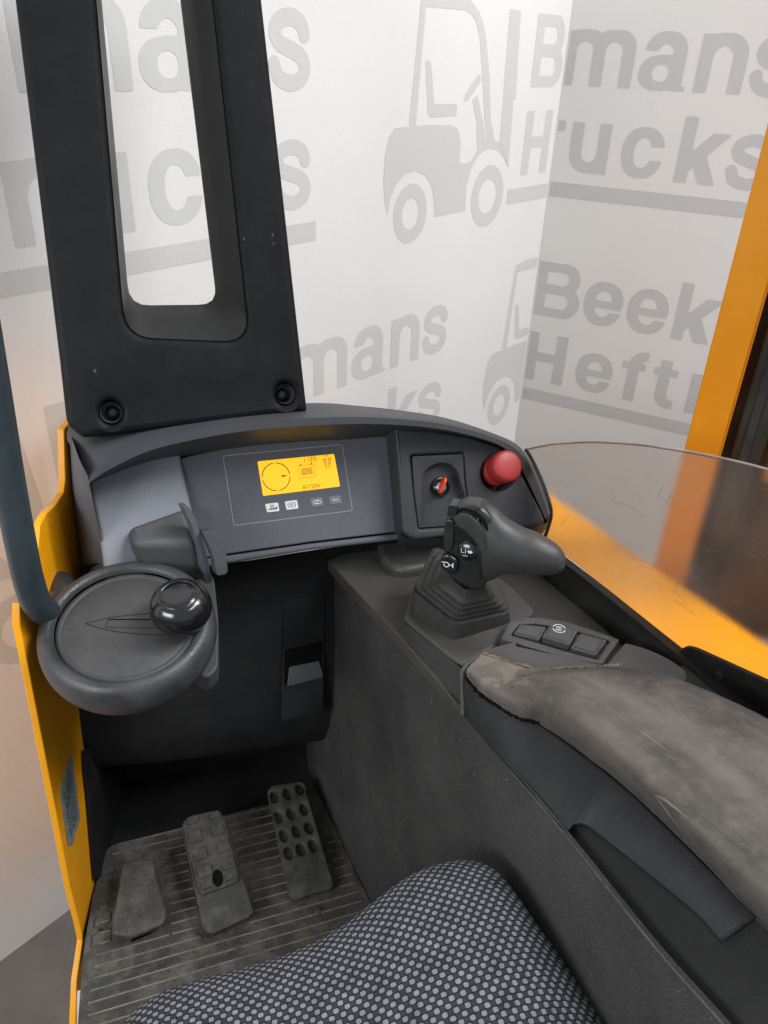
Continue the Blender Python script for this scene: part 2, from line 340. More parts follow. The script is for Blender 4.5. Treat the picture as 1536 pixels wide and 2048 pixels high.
class Plane:
    """a flat face with its own axes; takes photo directions to face coordinates"""
    def __init__(s, o, x, nrm):
        s.o = V(o); s.n = V(nrm).normalized(); x = V(x); s.x = (x - s.n * x.dot(s.n)).normalized(); s.y = s.n.cross(s.x)
    def px(s, x, y): p = Pp(x, y, s.o, s.n) - s.o; return (p.dot(s.x), p.dot(s.y))
    def pxs(s, pts): return [s.px(*p) for p in pts]
    def to3(s, u, v, h=0): return s.o + s.x * u + s.y * v + s.n * h
    def up(s, h): return Plane(s.o + s.n * h, s.x, s.n)
def area2(p): return sum(p[i - 1][0] * p[i][1] - p[i][0] * p[i - 1][1] for i in range(len(p)))
def slab(name, pl, outline, t, mat, parent=None, holes=(), h=0, **k):
    """solid plate: outline in face coordinates, front at height h, thickness t behind"""
    loops = [list(outline)] + [list(q) for q in holes]
    if area2(loops[0]) < 0: loops[0].reverse()
    for q in loops[1:]:
        if area2(q) > 0: q.reverse()
    flat = [p for q in loops for p in q]; N = len(flat)
    if len(loops) > 1 and k.get('bevel'):
        bw = k.pop('bevel'); sg = k.pop('seg', 3); nrm = []
        for q in loops:
            m_ = len(q)
            for i in range(m_):
                a, b, c = V(q[i - 1]), V(q[i]), V(q[(i + 1) % m_]); e1 = (b - a).normalized(); e2 = (c - b).normalized()
                n1_ = V((-e1.y, e1.x)); n2_ = V((-e2.y, e2.x)); mm = n1_ + n2_; nrm.append(mm / max(mm.length_squared / 2, .5) if mm.length > .1 else n1_)
        lay = []
        for j in range(sg + 1):
            an = math.pi / 2 * j / sg; off = bw * (1 - math.sin(an)); dz = bw * (1 - math.cos(an))
            lay.append([pl.to3(p[0] + q.x * off, p[1] + q.y * off, h - dz) for p, q in zip(flat, nrm)])
        lay.append([pl.to3(p[0], p[1], h - t) for p in flat]); LN = len(lay); vs = [p for l in lay for p in l]; fs = []
        f2 = [(p[0] + q.x * bw, p[1] + q.y * bw) for p, q in zip(flat, nrm)]
        idx = []; i0 = 0; lp2 = []
        for q in loops: lp2.append([V((x[0], x[1], 0)) for x in f2[i0:i0 + len(q)]]); i0 += len(q)
        for tri in geometry.tessellate_polygon(lp2):
            a, b, c = tri; A = (V(f2[b]) - V(f2[a])); B_ = (V(f2[c]) - V(f2[a]))
            if A.x * B_.y - A.y * B_.x < 0: a, c = c, a
            fs += [(a, b, c), (c + N * (LN - 1), b + N * (LN - 1), a + N * (LN - 1))]
        s = 0
        for q in loops:
            m_ = len(q)
            for l in range(LN - 1):
                for i in range(m_): j = (i + 1) % m_; fs.append((s + j + l * N, s + i + l * N, s + i + (l + 1) * N, s + j + (l + 1) * N))
            s += m_
        k.setdefault('sharp', 50)
        return mesh(name, vs, fs, mat, parent, **k)
    vs = [pl.to3(p[0], p[1], h) for p in flat] + [pl.to3(p[0], p[1], h - t) for p in flat]
    fs = []
    if len(loops) == 1: fs += [tuple(range(N)), tuple(range(2 * N - 1, N - 1, -1))]
    else:
        for tri in geometry.tessellate_polygon([[V((p[0], p[1], 0)) for p in q] for q in loops]):
            a, b, c = tri
            A = (V(flat[b]) - V(flat[a])); B_ = (V(flat[c]) - V(flat[a]))
            if A.x * B_.y - A.y * B_.x < 0: a, c = c, a
            fs += [(a, b, c), (c + N, b + N, a + N)]
    s = 0
    for q in loops:
        m_ = len(q)
        for i in range(m_): j = (i + 1) % m_; fs.append((s + j, s + i, s + i + N, s + j + N))
        s += m_
    return mesh(name, vs, fs, mat, parent, **k)
def tube(name, path, r, mat, parent=None, n=16, res=None, cap=True, **k):
    pts = resample(path, res, True) if res else [V(p) for p in path]
    rs = r if isinstance(r, (list, tuple)) else None
    vs = []; fs = []; up = V((0.13, 0.27, 1)).normalized()
    for i, p in enumerate(pts):
        t = (pts[min(i + 1, len(pts) - 1)] - pts[max(i - 1, 0)]).normalized()
        a = t.cross(up).normalized(); b = a.cross(t)
        if rs: f = i / (len(pts) - 1) * (len(rs) - 1); j = min(int(f), len(rs) - 2); ri = rs[j] + (rs[j + 1] - rs[j]) * (f - j)
        else: ri = r
        for q in range(n): an = 2 * math.pi * q / n; vs.append(p + a * ri * math.cos(an) + b * ri * math.sin(an))
    for i in range(len(pts) - 1):
        for q in range(n): fs.append((i * n + q, i * n + (q + 1) % n, (i + 1) * n + (q + 1) % n, (i + 1) * n + q))
    if cap: fs += [tuple(range(n))[::-1], tuple((len(pts) - 1) * n + q for q in range(n))]
    return mesh(name, vs, fs, mat, parent, **k)
def lathe(name, c, axis, prof, mat, parent=None, n=48, xdir=None, cap=True, **k):
    ax = V(axis).normalized(); x = V(xdir or (1, 0, 0)); x = (x - ax * x.dot(ax)).normalized(); y = ax.cross(x)
    vs = []; fs = []
    for r, h in prof:
        for q in range(n): a = 2 * math.pi * q / n; vs.append(V(c) + ax * h + (x * math.cos(a) + y * math.sin(a)) * r)
    for i in range(len(prof) - 1):
        for q in range(n): fs.append((i * n + q, i * n + (q + 1) % n, (i + 1) * n + (q + 1) % n, (i + 1) * n + q))
    if cap and prof[0][0] > 1e-5: fs.append(tuple(range(n))[::-1])
    if cap and prof[-1][0] > 1e-5: fs.append(tuple((len(prof) - 1) * n + q for q in range(n)))
    bm = bmesh.new(); me = bpy.data.meshes.new('tmp'); me.from_pydata([tuple(v) for v in vs], [], fs); bm.from_mesh(me); bpy.data.meshes.remove(me)
    bmesh.ops.remove_doubles(bm, verts=bm.verts, dist=1e-6)
    return bmobj(name, bm, mat, parent, **k)
def box8(name, lo, hi, mat, parent=None, **k):
    """solid from four lower and four upper corners in order"""
    return mesh(name, list(lo) + list(hi), [(3, 2, 1, 0), (4, 5, 6, 7), (0, 1, 5, 4), (1, 2, 6, 5), (2, 3, 7, 6), (3, 0, 4, 7)], mat, parent, **k)
class Ink:
    """flat printed shapes gathered on one face"""
    def __init__(s, pl, h=.0003): s.pl = pl; s.h = h; s.v = []; s.f = []; s.k = 0
    def poly(s, pts):
        s.k += 1; b = len(s.v); s.v += [s.pl.to3(p[0], p[1], s.h + s.k * 6e-6) for p in pts]; s.f.append(tuple(range(b, b + len(pts)))); return s
    def line(s, pts, w, closed=False):
        pts = [V(p[:2]) for p in pts]; n = len(pts); L_, R_ = [], []
        for i in range(n):
            a = pts[i - 1] if (i or closed) else pts[i]; b = pts[(i + 1) % n] if (i < n - 1 or closed) else pts[i]
            t = (b - a).normalized(); q = V((-t.y, t.x)) * w / 2; L_.append(pts[i] + q); R_.append(pts[i] - q)
        s.k += 1; b = len(s.v); hh = s.h + s.k * 6e-6
        for a, c in zip(L_, R_): s.v += [s.pl.to3(a.x, a.y, hh), s.pl.to3(c.x, c.y, hh)]
        for i in range(n - (0 if closed else 1)): j = (i + 1) % n; s.f.append((b + 2 * i, b + 2 * i + 1, b + 2 * j + 1, b + 2 * j))
        return s
    def arc(s, cx, cy, rx, ry, a0, a1, w, n=16): return s.line([(cx + rx * math.cos(rad(a0 + (a1 - a0) * i / n)), cy + ry * math.sin(rad(a0 + (a1 - a0) * i / n))) for i in range(n + 1)], w)
    def seg7(s, txt, x, y, h, sx=.62, w=.0006, gap=.3):
        S = {'0': 'abcdef', '1': 'bc', '2': 'abged', '3': 'abgcd', '4': 'fgbc', '5': 'afgcd', '7': 'abc', '8': 'abcdefg', '9': 'abcdfg', 'H': 'bcefg'}
        W = h * sx
        for ch in txt:
            q = {'a': ((0, h), (W, h)), 'b': ((W, h), (W, h / 2)), 'c': ((W, h / 2), (W, 0)), 'd': ((0, 0), (W, 0)), 'e': ((0, 0), (0, h / 2)), 'f': ((0, h / 2), (0, h)), 'g': ((0, h / 2), (W, h / 2))}
            for l in S.get(ch, ''): a, b = q[l]; s.line([(x + a[0], y + a[1]), (x + b[0], y + b[1])], w)
            x += W + h * gap
        return s
    def text(s, txt, x, y, h, bold=0., align='CENTER', sx=1.0):
        vs, fs, w_, hh = glyphs(txt, bold); sc = h / .73
        off = -w_ * sc * sx / 2 if align == 'CENTER' else 0
        b = len(s.v); s.k += 1
        s.v += [s.pl.to3(x + off + p[0] * sc * sx, y + p[1] * sc, s.h + s.k * 6e-6) for p in vs]; s.f += [tuple(b + i for i in f) for f in fs]; return s
    def done(s, name, mat, parent): return mesh(name, s.v, s.f, mat, parent, smooth=False)
GC = {}
def glyphs(txt, bold=0.):
    key = (txt, bold)
    if key in GC: return GC[key]
    c = bpy.data.curves.new('t', 'FONT'); c.body = txt; c.offset = bold; c.resolution_u = 6; c.fill_mode = 'FRONT'
    o = bpy.data.objects.new('t', c); COL.objects.link(o); bpy.context.view_layer.update()
    me = bpy.data.meshes.new_from_object(o.evaluated_get(bpy.context.evaluated_depsgraph_get()))
    vs = [(v.co.x, v.co.y) for v in me.vertices]; fs = [tuple(p.vertices) for p in me.polygons]
    bpy.data.objects.remove(o); bpy.data.curves.remove(c); bpy.data.meshes.remove(me)
    x0 = min(v[0] for v in vs); vs = [(v[0] - x0, v[1]) for v in vs]
    GC[key] = (vs, fs, max(v[0] for v in vs), max(v[1] for v in vs)); return GC[key]
def tag(o, label=None, cat=None, group=None, kind=None):
    if label: o['label'] = label
    if cat: o['category'] = cat
    if group: o['group'] = group
    if kind: o['kind'] = kind
    return o
def empty(name, loc=(0, 0, 0)):
    o = bpy.data.objects.new(name, None); COL.objects.link(o); o.location = loc; o.empty_display_size = .1; return o

# ------------------------------------------------------------------ the setting: floor and two printed backdrop panels
GZ = -.2
fl = mesh('ground', [(-6, -6, GZ), (8, -6, GZ), (8, 8, GZ), (-6, 8, GZ)], [(0, 1, 2, 3)], 'concrete', smooth=False); tag(fl, kind='structure')
A = Pz(75, 1868, GZ)
d1 = ray(2350, 175); d1.z = 0; d1.normalize(); n1 = V((d1.y, -d1.x, 0))     # n1 towards the truck
Cn = Pp(1080, 500, A, n1); Cn.z = 0
d2 = -ray(-2650, -60); d2.z = 0; d2.normalize(); n2 = V((-d2.y, d2.x, 0))
if n2.dot(CAM - Cn) < 0: n2 = -n2
if n1.dot(CAM - Cn) < 0: n1 = -n1
class WallP:
    def __init__(s, n, d): s.n, s.d = n, d
    def px(s, x, y): p = Pp(x, y, Cn, s.n) - Cn; return (p.dot(s.d), p.z)
    def to3(s, u, z, h=0): return Cn + s.d * u + V((0, 0, z)) + s.n * h
W1, W2 = WallP(n1, d1), WallP(n2, d2)
def panel(W, u0, u1, label):
    t = empty('backdrop_panel', W.to3((u0 + u1) / 2, GZ)); tag(t, label, 'backdrop')
    inv = t.location
    b = box8('sheet', [W.to3(u, GZ + .001, h) - inv for u, h in ((u0, -.012), (u1, -.012), (u1, 0), (u0, 0))],
             [W.to3(u, 2.9, h) - inv for u, h in ((u0, -.012), (u1, -.012), (u1, 0), (u0, 0))], 'panel', t)
    return t
T1 = panel(W1, -2.6, .02, 'white backdrop sheet with pale grey truck print running behind the black pillar')
T2 = panel(W2, .0005, 2.2, 'white backdrop sheet with darker grey lettering between the corner seam and orange mast')
def g_rect(x, y, x0, x1, y0, y1): return max(abs(x - (x0 + x1) / 2) - (x1 - x0) / 2, abs(y - (y0 + y1) / 2) - (y1 - y0) / 2)
def g_rr(x, y, x0, x1, y0, y1, r):
    dx = abs(x - (x0 + x1) / 2) - (x1 - x0) / 2 + r; dy = abs(y - (y0 + y1) / 2) - (y1 - y0) / 2 + r
    return math.hypot(max(dx, 0), max(dy, 0)) + min(max(dx, dy), 0) - r
def g_el(x, y, cx, cy, rx, ry): return ((abs((x - cx) / rx) ** 2.25 + abs((y - cy) / ry) ** 2.25) ** (1 / 2.25) - 1) * min(rx, ry)
SV, SH_ = .205, .165
def g_ring(x, y, cx, cy, rx, ry): return max(g_el(x, y, cx, cy, rx, ry), -g_el(x, y, cx, cy, rx - SV, ry - SH_))
def g_seg(x, y, a, b, w):
    dx, dy = b[0] - a[0], b[1] - a[1]; L = math.hypot(dx, dy); dx /= L; dy /= L
    t = (x - a[0]) * dx + (y - a[1]) * dy; n = abs((x - a[0]) * dy - (y - a[1]) * dx); return max(n - w / 2, -t, t - L)
def g_arch(x, y, x0, x1, H, R=.30): return max(g_rr(x, y, x0, x1, -2, H, R), -g_rr(x, y, x0 + SV, x1 - SV, -2, H - SH_, R - .13), -y)
SPTS = [(.86, .70), (.77, .84), (.50, .905), (.22, .835), (.145, .70), (.25, .585), (.5, .515), (.76, .43), (.865, .285), (.77, .145), (.50, .085), (.21, .16), (.11, .32)]
def g_s(x, y, W, H):
    d = 9
    for a, b in S_CACHE: 
        ax, ay, bx, by = a[0] * W, a[1] * H, b[0] * W, b[1] * H; vx, vy = bx - ax, by - ay
        t = max(0, min(1, ((x - ax) * vx + (y - ay) * vy) / (vx * vx + vy * vy))); d = min(d, math.hypot(x - ax - t * vx, y - ay - t * vy))
    d -= .088
    return max(d, min(x - W * .5, 1) if False else -9)
_q = resample([(a, b, 0) for a, b in SPTS], 40); S_CACHE = [((a.x, a.y), (b.x, b.y)) for a, b in zip(_q, _q[1:])]
def glyph_f(ch, W, H):
    f = {
     'B': lambda x, y: min(g_rect(x, y, 0, .22, 0, 1), max(g_rr(x, y, -1, W * .95, .44, 1, .27), -g_rr(x, y, -1, W * .95 - .21, .44 + .16, 1 - .16, .12), -x), max(g_rr(x, y, -1, W, 0, .58, .285), -g_rr(x, y, -1, W - .22, .16, .58 - .155, .13), -x)),
     'H': lambda x, y: min(g_rect(x, y, 0, .22, 0, 1), g_rect(x, y, W - .22, W, 0, 1), g_rect(x, y, .1, W - .1, .42, .60)),
     'e': lambda x, y: min(max(g_ring(x, y, W / 2, H / 2, W / 2, H / 2), -g_rect(x, y, W * .55, W + .2, H * .33, H * .5)), max(g_rect(x, y, .1, W - .02, H * .5 - .075, H * .5 + .06), g_el(x, y, W / 2, H / 2, W / 2, H / 2))),
     'c': lambda x, y: max(g_ring(x, y, W / 2, H / 2, W / 2, H / 2), -max(g_rect(x, y, W * .5, W + .2, H * .37, H * .63), -(x - W * .5))),
     'k': lambda x, y: min(g_rect(x, y, 0, SV, 0, 1), max(g_seg(x, y, (.10, .22), (W + .12, .98), .21), y - .78, -x), max(g_seg(x, y, (.22, .62), (W - .05, -.22), .235), -y, y - .5)),
     'm': lambda x, y: min(g_rect(x, y, 0, SV, 0, H - .015), g_arch(x, y, 0, W / 2 + SV / 2, H, .26), g_arch(x, y, W / 2 - SV / 2, W, H, .26)),
     'n': lambda x, y: min(g_rect(x, y, 0, SV, 0, H - .015), g_arch(x, y, 0, W, H)),
     'u': lambda x, y: min(g_rect(x, y, W - SV, W, 0, H), max(g_arch(x, H - y, 0, W, H), -y, y - H)),
     'r': lambda x, y: min(g_rect(x, y, 0, SV, 0, H - .015), max(g_arch(x, y, 0, W + .45, H, .32), x - W, -(y - .4))),
     'a': lambda x, y: min(max(g_el(x, y, W * .42, .235, W * .42, .245), -g_el(x, y, W * .45, .235, W * .42 - .19, .12), x - W * .78), g_rect(x, y, W - SV - .06, W - .06, .0, .55), g_rect(x, y, W - .16, W, 0, .07),
                           max(g_rr(x, y, .05, W - .06, -1, H, .27), -g_rr(x, y, .05 + SV, W - .06 - SV, -1, H - SH_, .12), -(y - .54)), max(g_rect(x, y, W * .42, W - .2, .365, .49), -9)),
     's': lambda x, y: g_s(x, y, W, H),
     'f': lambda x, y: min(max(g_arch(x, y, W * .25, W + .5, 1, .28), x - W, .6 - y), g_rect(x, y, W * .25, W * .25 + SV, 0, .8), g_rect(x, y, 0, W * .95, .63, .77)),
     't': lambda x, y: min(g_rect(x, y, W * .22, W * .22 + SV, .15, H), g_rect(x, y, 0, W * .97, .63, .77), max(g_arch(x, 1 - y, W * .22, W + .5, 1, .26), x - W, y - .4)),
    }
    return f[ch]
GL = {}
def glyph2(ch, W, H):
    key = (ch, round(W, 2), round(H, 2))
    if key in GL: return GL[key]
    f = glyph_f(ch, W, H); st = .022; nx = int((W + .1) / st) + 1; ny = int((max(H, 1) + .1) / st) + 1
    val = [[f(-.033 + i * st, -.033 + j * st) for i in range(nx + 1)] for j in range(ny + 1)]
    vs, fs, vid = [], [], {}
    def vert(k_, p):
        if k_ not in vid: vid[k_] = len(vs); vs.append(p)
        return vid[k_]
    for j in range(ny):
        for i in range(nx):
            c = [(i, j), (i + 1, j), (i + 1, j + 1), (i, j + 1)]; q = [val[b][a] for a, b in c]
            if min(q) > 0: continue
            poly = []
            for t in range(4):
                a, b = c[t], c[(t + 1) % 4]; fa, fb = q[t], q[(t + 1) % 4]
                if fa <= 0: poly.append(vert(a, (-.033 + a[0] * st, -.033 + a[1] * st)))
                if (fa <= 0) != (fb <= 0):
                    w_ = fa / (fa - fb); poly.append(vert((min(a, b), max(a, b)), (-.033 + (a[0] + (b[0] - a[0]) * w_) * st, -.033 + (a[1] + (b[1] - a[1]) * w_) * st)))
            if len(poly) > 2: fs.append(tuple(poly))
    GL[key] = (vs, fs); return GL[key]
BOX = {1: [('B', 0, .138), ('e', .150, .262), ('e', .275, .386), ('k', .406, .512), ('m', .535, .716), ('a', .731, .848), ('n', .868, .977), ('s', .993, 1.09)],
       2: [('H', 0, .124), ('e', .160, .270), ('f', .292, .362), ('t', .382, .452), ('r', .487, .565), ('u', .585, .690), ('c', .723, .831), ('k', .866, .971), ('s', .988, 1.088)]}
def clipmesh(vs, fs, ulo, uhi):
    bm = bmesh.new(); vv = [bm.verts.new((p[0], p[1], 0)) for p in vs]
    for f in fs:
        try: bm.faces.new([vv[i] for i in f])
        except Exception: pass
    for co, no in (((ulo, 0, 0), (-1, 0, 0)), ((uhi, 0, 0), (1, 0, 0))):
        bmesh.ops.bisect_plane(bm, geom=bm.verts[:] + bm.edges[:] + bm.faces[:], plane_co=co, plane_no=no, clear_outer=True)
    bm.verts.index_update()
    r = ([(v.co.x, v.co.y) for v in bm.verts], [tuple(v.index for v in f.verts) for f in bm.faces]); bm.free(); return r
def printed(name, vs, fs, W, T, ulo, uhi, mat, h=.0004):
    if max(v[0] for v in vs) < ulo or min(v[0] for v in vs) > uhi: return
    vs, fs = clipmesh(vs, fs, ulo, uhi)
    if not fs: return
    bm = bmesh.new(); vv = [bm.verts.new(W.to3(p[0], p[1], h) - T.location) for p in vs]
    for f in fs:
        try: bm.faces.new([vv[i] for i in f])
        except Exception: pass
    for f in bm.faces:
        f.normal_update()
        if f.normal.dot(W.n) < 0: f.normal_flip()
    me = bpy.data.meshes.new(name); bm.to_mesh(me); bm.free()
    return finish(bpy.data.objects.new(name, me), mat, T, smooth=False)
def words(W, T, start, z, ulo, uhi, mat, tight=0):
    for ln, base in ((1, z), (2, z - .203)):
        for ch, a, b in BOX[ln]:
            H = {'B': 1, 'H': 1, 'k': 1, 'f': 1, 't': .93}.get(ch, .80); W_ = (b - a) / .155
            vs, fs = glyph2(ch, W_, H)
            q = [(start + a + v[0] * .155, base + v[1] * .155 * (1 if ln == 1 else .97)) for v in vs]
            printed('printed_letter', q, fs, W, T, ulo, uhi, mat)
    x0, x1 = start - .052, start + 1.10
    printed('printed_underline', [(x0, z - .270), (x1, z - .270), (x1, z - .233), (x0, z - .233)], [(0, 1, 2, 3)], W, T, ulo, uhi, mat)
def zz(pts): return [W1.px(600 + .609 * x, .609 * y) for x, y in pts]
LOGO = [zz(q) for q in (
    [(358, 413), (398, 0), (414, 22), (380, 413)],
    [(398, 0), (405, -24), (460, -30), (520, -20), (560, 0), (588, 36), (603, 80), (613, 140), (622, 250), (627, 400), (640, 462), (616, 462), (606, 390), (598, 240), (590, 120), (578, 70), (562, 45), (540, 33), (414, 22)],
    [(412, 205), (420, 197), (430, 205), (441, 341), (510, 341), (517, 350), (512, 381), (430, 385), (420, 370)],
    [(537, 330), (545, 305), (586, 243), (594, 248), (593, 270), (548, 334)],
    [(310, 420), (420, 410), (495, 411), (515, 420), (524, 440), (527, 480), (524, 535), (545, 537), (565, 525), (582, 490), (580, 400), (566, 330), (583, 312), (600, 395), (612, 460), (655, 464), (668, 500), (684, 553), (668, 515), (648, 492), (620, 487), (585, 510), (560, 560), (546, 620), (543, 692), (440, 713), (441, 670), (432, 610), (410, 575), (378, 561), (345, 572), (315, 608), (296, 655), (287, 705), (277, 660), (274, 590), (279, 510), (292, 450)],
    [(690, 30), (726, 35), (708, 325), (701, 328), (684, 550), (668, 498), (656, 464)])]
def ring(c, ro, ri, k=40):
    cx, cy = W1.px(600 + .609 * c[0], .609 * c[1])
    rr_ = []
    for r in (ro, ri):
        ax = W1.px(600 + .609 * (c[0] + r[0]), .609 * c[1])[0] - cx; ay = cy - W1.px(600 + .609 * c[0], .609 * (c[1] + r[1]))[1]
        rr_.append((ax, ay))
    vs = []; fs = []
    for i in range(k):
        a = 2 * math.pi * i / k
        for ax, ay in rr_: vs.append((cx + ax * math.cos(a), cy + ay * math.sin(a)))
    for i in range(k): j = (i + 1) % k; fs.append((2 * i, 2 * j, 2 * j + 1, 2 * i + 1))
    return vs, fs
RINGS = [ring((362, 702), (53, 95), (27, 50)), ring((615, 645), (50, 98), (28, 54))]
def logo(W, T, du, dz, ulo, uhi, mat):
    vs, fs = [], []
    for q in LOGO:
        b = len(vs); vs += [(x + du, z + dz) for x, z in q]
        for tri in geometry.tessellate_polygon([[V((p[0], p[1], 0)) for p in q]]): fs.append(tuple(b + i for i in tri))
    for v_, f_ in RINGS:
        b = len(vs); vs += [(x + du, z + dz) for x, z in v_]; fs += [tuple(b + i for i in f) for f in f_]
    printed('printed_truck_emblem', vs, fs, W, T, ulo, uhi, mat)
a1 = (-2.55, -.006)
words(W1, T1, -1.99, 1.43, *a1, 'print1'); words(W1, T1, -.15, 1.43, *a1, 'print1'); logo(W1, T1, 0, 0, *a1, 'print1')
words(W1, T1, -1.51, .822, *a1, 'print1'); logo(W1, T1, .47, -.605, *a1, 'print1'); logo(W1, T1, -1.335, -.605, *a1, 'print1')
a2 = (.006, 2.1)
words(W2, T2, -.54, 1.435, *a2, 'print2'); logo(W2, T2, 1.30, 0, *a2, 'print2')
words(W2, T2, 0.0, .834, *a2, 'print2')

# ------------------------------------------------------------------ the truck
TR = empty('reach_truck'); tag(TR, 'orange and black reach truck operator cab with steering wheel, pedals, joystick and seat', 'forklift')
TR.location = (0, 0, 0)
def part(name, **k): e = empty(name); e.parent = TR; return e

# --- overhead guard pillar: leaning moulded cover with a long window
pb = PY(165, 875, .955); tilt = rad(20)
PIL = Plane(pb, (1, 0, 0), (0, -math.cos(tilt), math.sin(tilt)))
PILLAR = None
outpx = [(118, 715), (20, -80), (8, -220), (500, -220), (525, 0), (616, 822), (165, 877), (133, 850)]
outer = PIL.pxs(outpx)
hole = rpoly(PIL.pxs([(185, -90), (251, 674), (499, 684), (415, -90)]), [0, .034, .034, 0], 10)
b1 = PIL.pxs([(222, 825)])[0]; b2 = PIL.pxs([(571, 788)])[0]
PILLAR = slab('overhead_guard_pillar', PIL, rpoly(outer, [.0, 0, 0, 0, 0, .003, .006, .010], 4), .035, 'post', TR,
              holes=[hole, circ(*b1, .0135, .0155, 22), circ(*b2, .0135, .0155, 22)], bevel=.009, seg=4)
PB = PIL.up(-.045)
bh = rpoly(PB.pxs([(195, -90), (259, 611), (436, 609), (352, -90)]), [0, .024, .024, 0], 10)
n_h = 90
def ring3(pl, q, n): return resample([pl.to3(*p) for p in q], n, False)
fr = ring3(PIL.up(-.004), hole, n_h); bk = ring3(PB, bh, n_h); bk2 = ring3(PB.up(-.008), bh, n_h)
mid = [a.lerp(b, .12) + (b - a).cross(V((0, 0, 0))) for a, b in zip(fr, bk)]
loft('window_reveal', [fr, [a.lerp(b, .55) for a, b in zip(fr, bk)], bk, bk2], 'reveal', PILLAR, n=n_h, smooth_rows=False, sharp=50)
slab('pillar_back_shell', PB, PB.pxs([(130, 715), (40, -80), (28, -220), (490, -220), (515, 0), (606, 800), (175, 850), (145, 820)]), .012, 'post', PILLAR, holes=[bh], bevel=.004)
for b in (b1, b2):
    c = PIL.to3(b[0], b[1], -.004)
    lathe('bolt_recess', c, PIL.n, [(.0134, 0), (.0125, -.012), (.0118, -.026), (0, -.027)], 'dash', PILLAR, n=24, cap=False)
    lathe('bolt_head', PIL.to3(b[0] + .001, b[1] - .002, -.0305), PIL.n, [(0, .002), (.0035, .002), (.0038, .006), (.0075, .0055), (.0085, .0045), (.0085, 0)], 'gloss', PILLAR, n=16)
# small nicks in the cover
for x, y, r in ((545, 470, .0014), (547, 487, .001), (190, 742, .0016), (488, 478, .0012)): u, v = PIL.px(x, y); Ink(PIL, .0002).poly(circ(u, v, r, r * 1.6, 9)).done('nick', 'dash', PILLAR)

# --- dashboard shell: hood top, rim, inner rim
def YP(pts, Y): return [PY(x, y, Y) for x, y in pts]
DASH = empty('dashboard'); DASH.parent = TR
hA = [(134, 880), (136, 856), (165, 844), (300, 832), (450, 820), (620, 806), (720, 812), (810, 822), (900, 838), (990, 868), (1035, 890), (1062, 925), (1090, 980), (1103, 1022)]
hB = [(176, 958), (182, 950), (215, 926), (300, 886), (400, 862), (500, 846), (620, 836), (720, 834), (800, 838), (880, 847), (960, 866), (1020, 890), (1050, 918), (1068, 948), (1088, 1000), (1097, 1028)]
hC = [(180, 964), (188, 958), (220, 938), (300, 901), (400, 877), (500, 861), (620, 851), (720, 848), (800, 850), (880, 858), (950, 873), (1005, 893), (1034, 922), (1052, 955), (1076, 1005), (1092, 1040)]
hD = [(182, 974), (192, 966), (230, 950), (300, 925), (400, 908), (500, 893), (620, 884), (720, 880), (800, 870), (880, 870), (950, 882), (1000, 900), (1028, 928), (1047, 958), (1074, 1008), (1090, 1046)]
hBtop = [(x, y - 5) for x, y in hB]
loft('hood', [YP(hA, 1.12), YP(hA, 1.03), YP(hBtop, .925), YP(hB, .915), YP(hC, .913), YP([(x, y + 1) for x, y in hC], .918), YP(hD, 1.0)], 'dash', DASH, n=90, sharp=28)
# left flank
fl0 = [PY(134, 856, 1.10), PY(136, 1000, 1.10), PY(150, 1150, 1.08), PY(150, 1300, 1.05)]
fl1 = [PY(144, 878, 1.0), PY(154, 1010, .99), PY(168, 1130, .98), PY(165, 1300, .98)]
fl2 = [PY(160, 922, .93), PY(178, 1020, .925), PY(196, 1120, .93), PY(190, 1300, .95)]
fl3 = [PY(174, 948, .913), PY(192, 1030, .912), PY(212, 1130, .92), PY(220, 1300, .94)]
loft('left_flank', [fl0, fl1, fl2, fl3], 'face', DASH, n=24, cross=16, sharp=60)
# instrument face
ft = rad(33)
FACE = Plane(PY(600, 1092, .915), (1, 0, 0), (0, -math.cos(ft), math.sin(ft)))
IP = slab('instrument_panel', FACE, FACE.pxs([(330, 925), (378, 912), (450, 896), (560, 882), (660, 875), (776, 872), (800, 1063), (620, 1084), (430, 1112), (350, 1128)]), .02, 'face', TR, bevel=.002)
slab('lower_lip', FACE, FACE.pxs([(395, 1119), (440, 1113), (620, 1087), (800, 1066), (803, 1079), (620, 1100), (440, 1130), (400, 1138)]), .03, 'face', DASH, h=-.001, bevel=.004, seg=4)
# lcd, frame line, buttons
ink = Ink(FACE); fr_ = rpoly(FACE.pxs([(446, 912), (684, 889), (705, 1021), (468, 1051)]), .004, 5); ink.line(fr_, .0007, True); ink.done('frame_line', 'line', IP)
lc = FACE.pxs([(515, 923), (668, 908), (680, 973), (526, 992)])
SCR = slab('lcd_screen', FACE, rpoly(lc, .002, 4), .002, 'lcd', IP, h=.0012, bevel=.0003, seg=1)
o0 = V(lc[3]); ex = V(lc[2]) - o0; ey = V(lc[0]) - o0
LS = Plane(FACE.to3(o0.x, o0.y, .0012), FACE.x * ex.x + FACE.y * ex.y, FACE.n); LW, LH = ex.length, ey.length
ik = Ink(LS); cx, cy, rr_ = LW * .195, LH * .5, LH * .40
for a in (5, 95, 185, 275): ik.arc(cx, cy, rr_, rr_, a, a + 80, .0012)
ik.poly([(cx + rr_ * .85, cy), (cx + rr_ * .35, cy + .0018), (cx + rr_ * .45, cy), (cx + rr_ * .35, cy - .0018)])
ik.seg7('1139', LW * .55, LH * .83, LH * .12, w=.00065)
ik.line([(LW * .49, LH * .38), (LW * .70, LH * .38), (LW * .70, LH * .74), (LW * .49, LH * .74)], .0006, True)
for i in range(6): y = LH * (.47 + .034 * i); ik.line([(LW * .52, y), (LW * .67, y)], .0007)
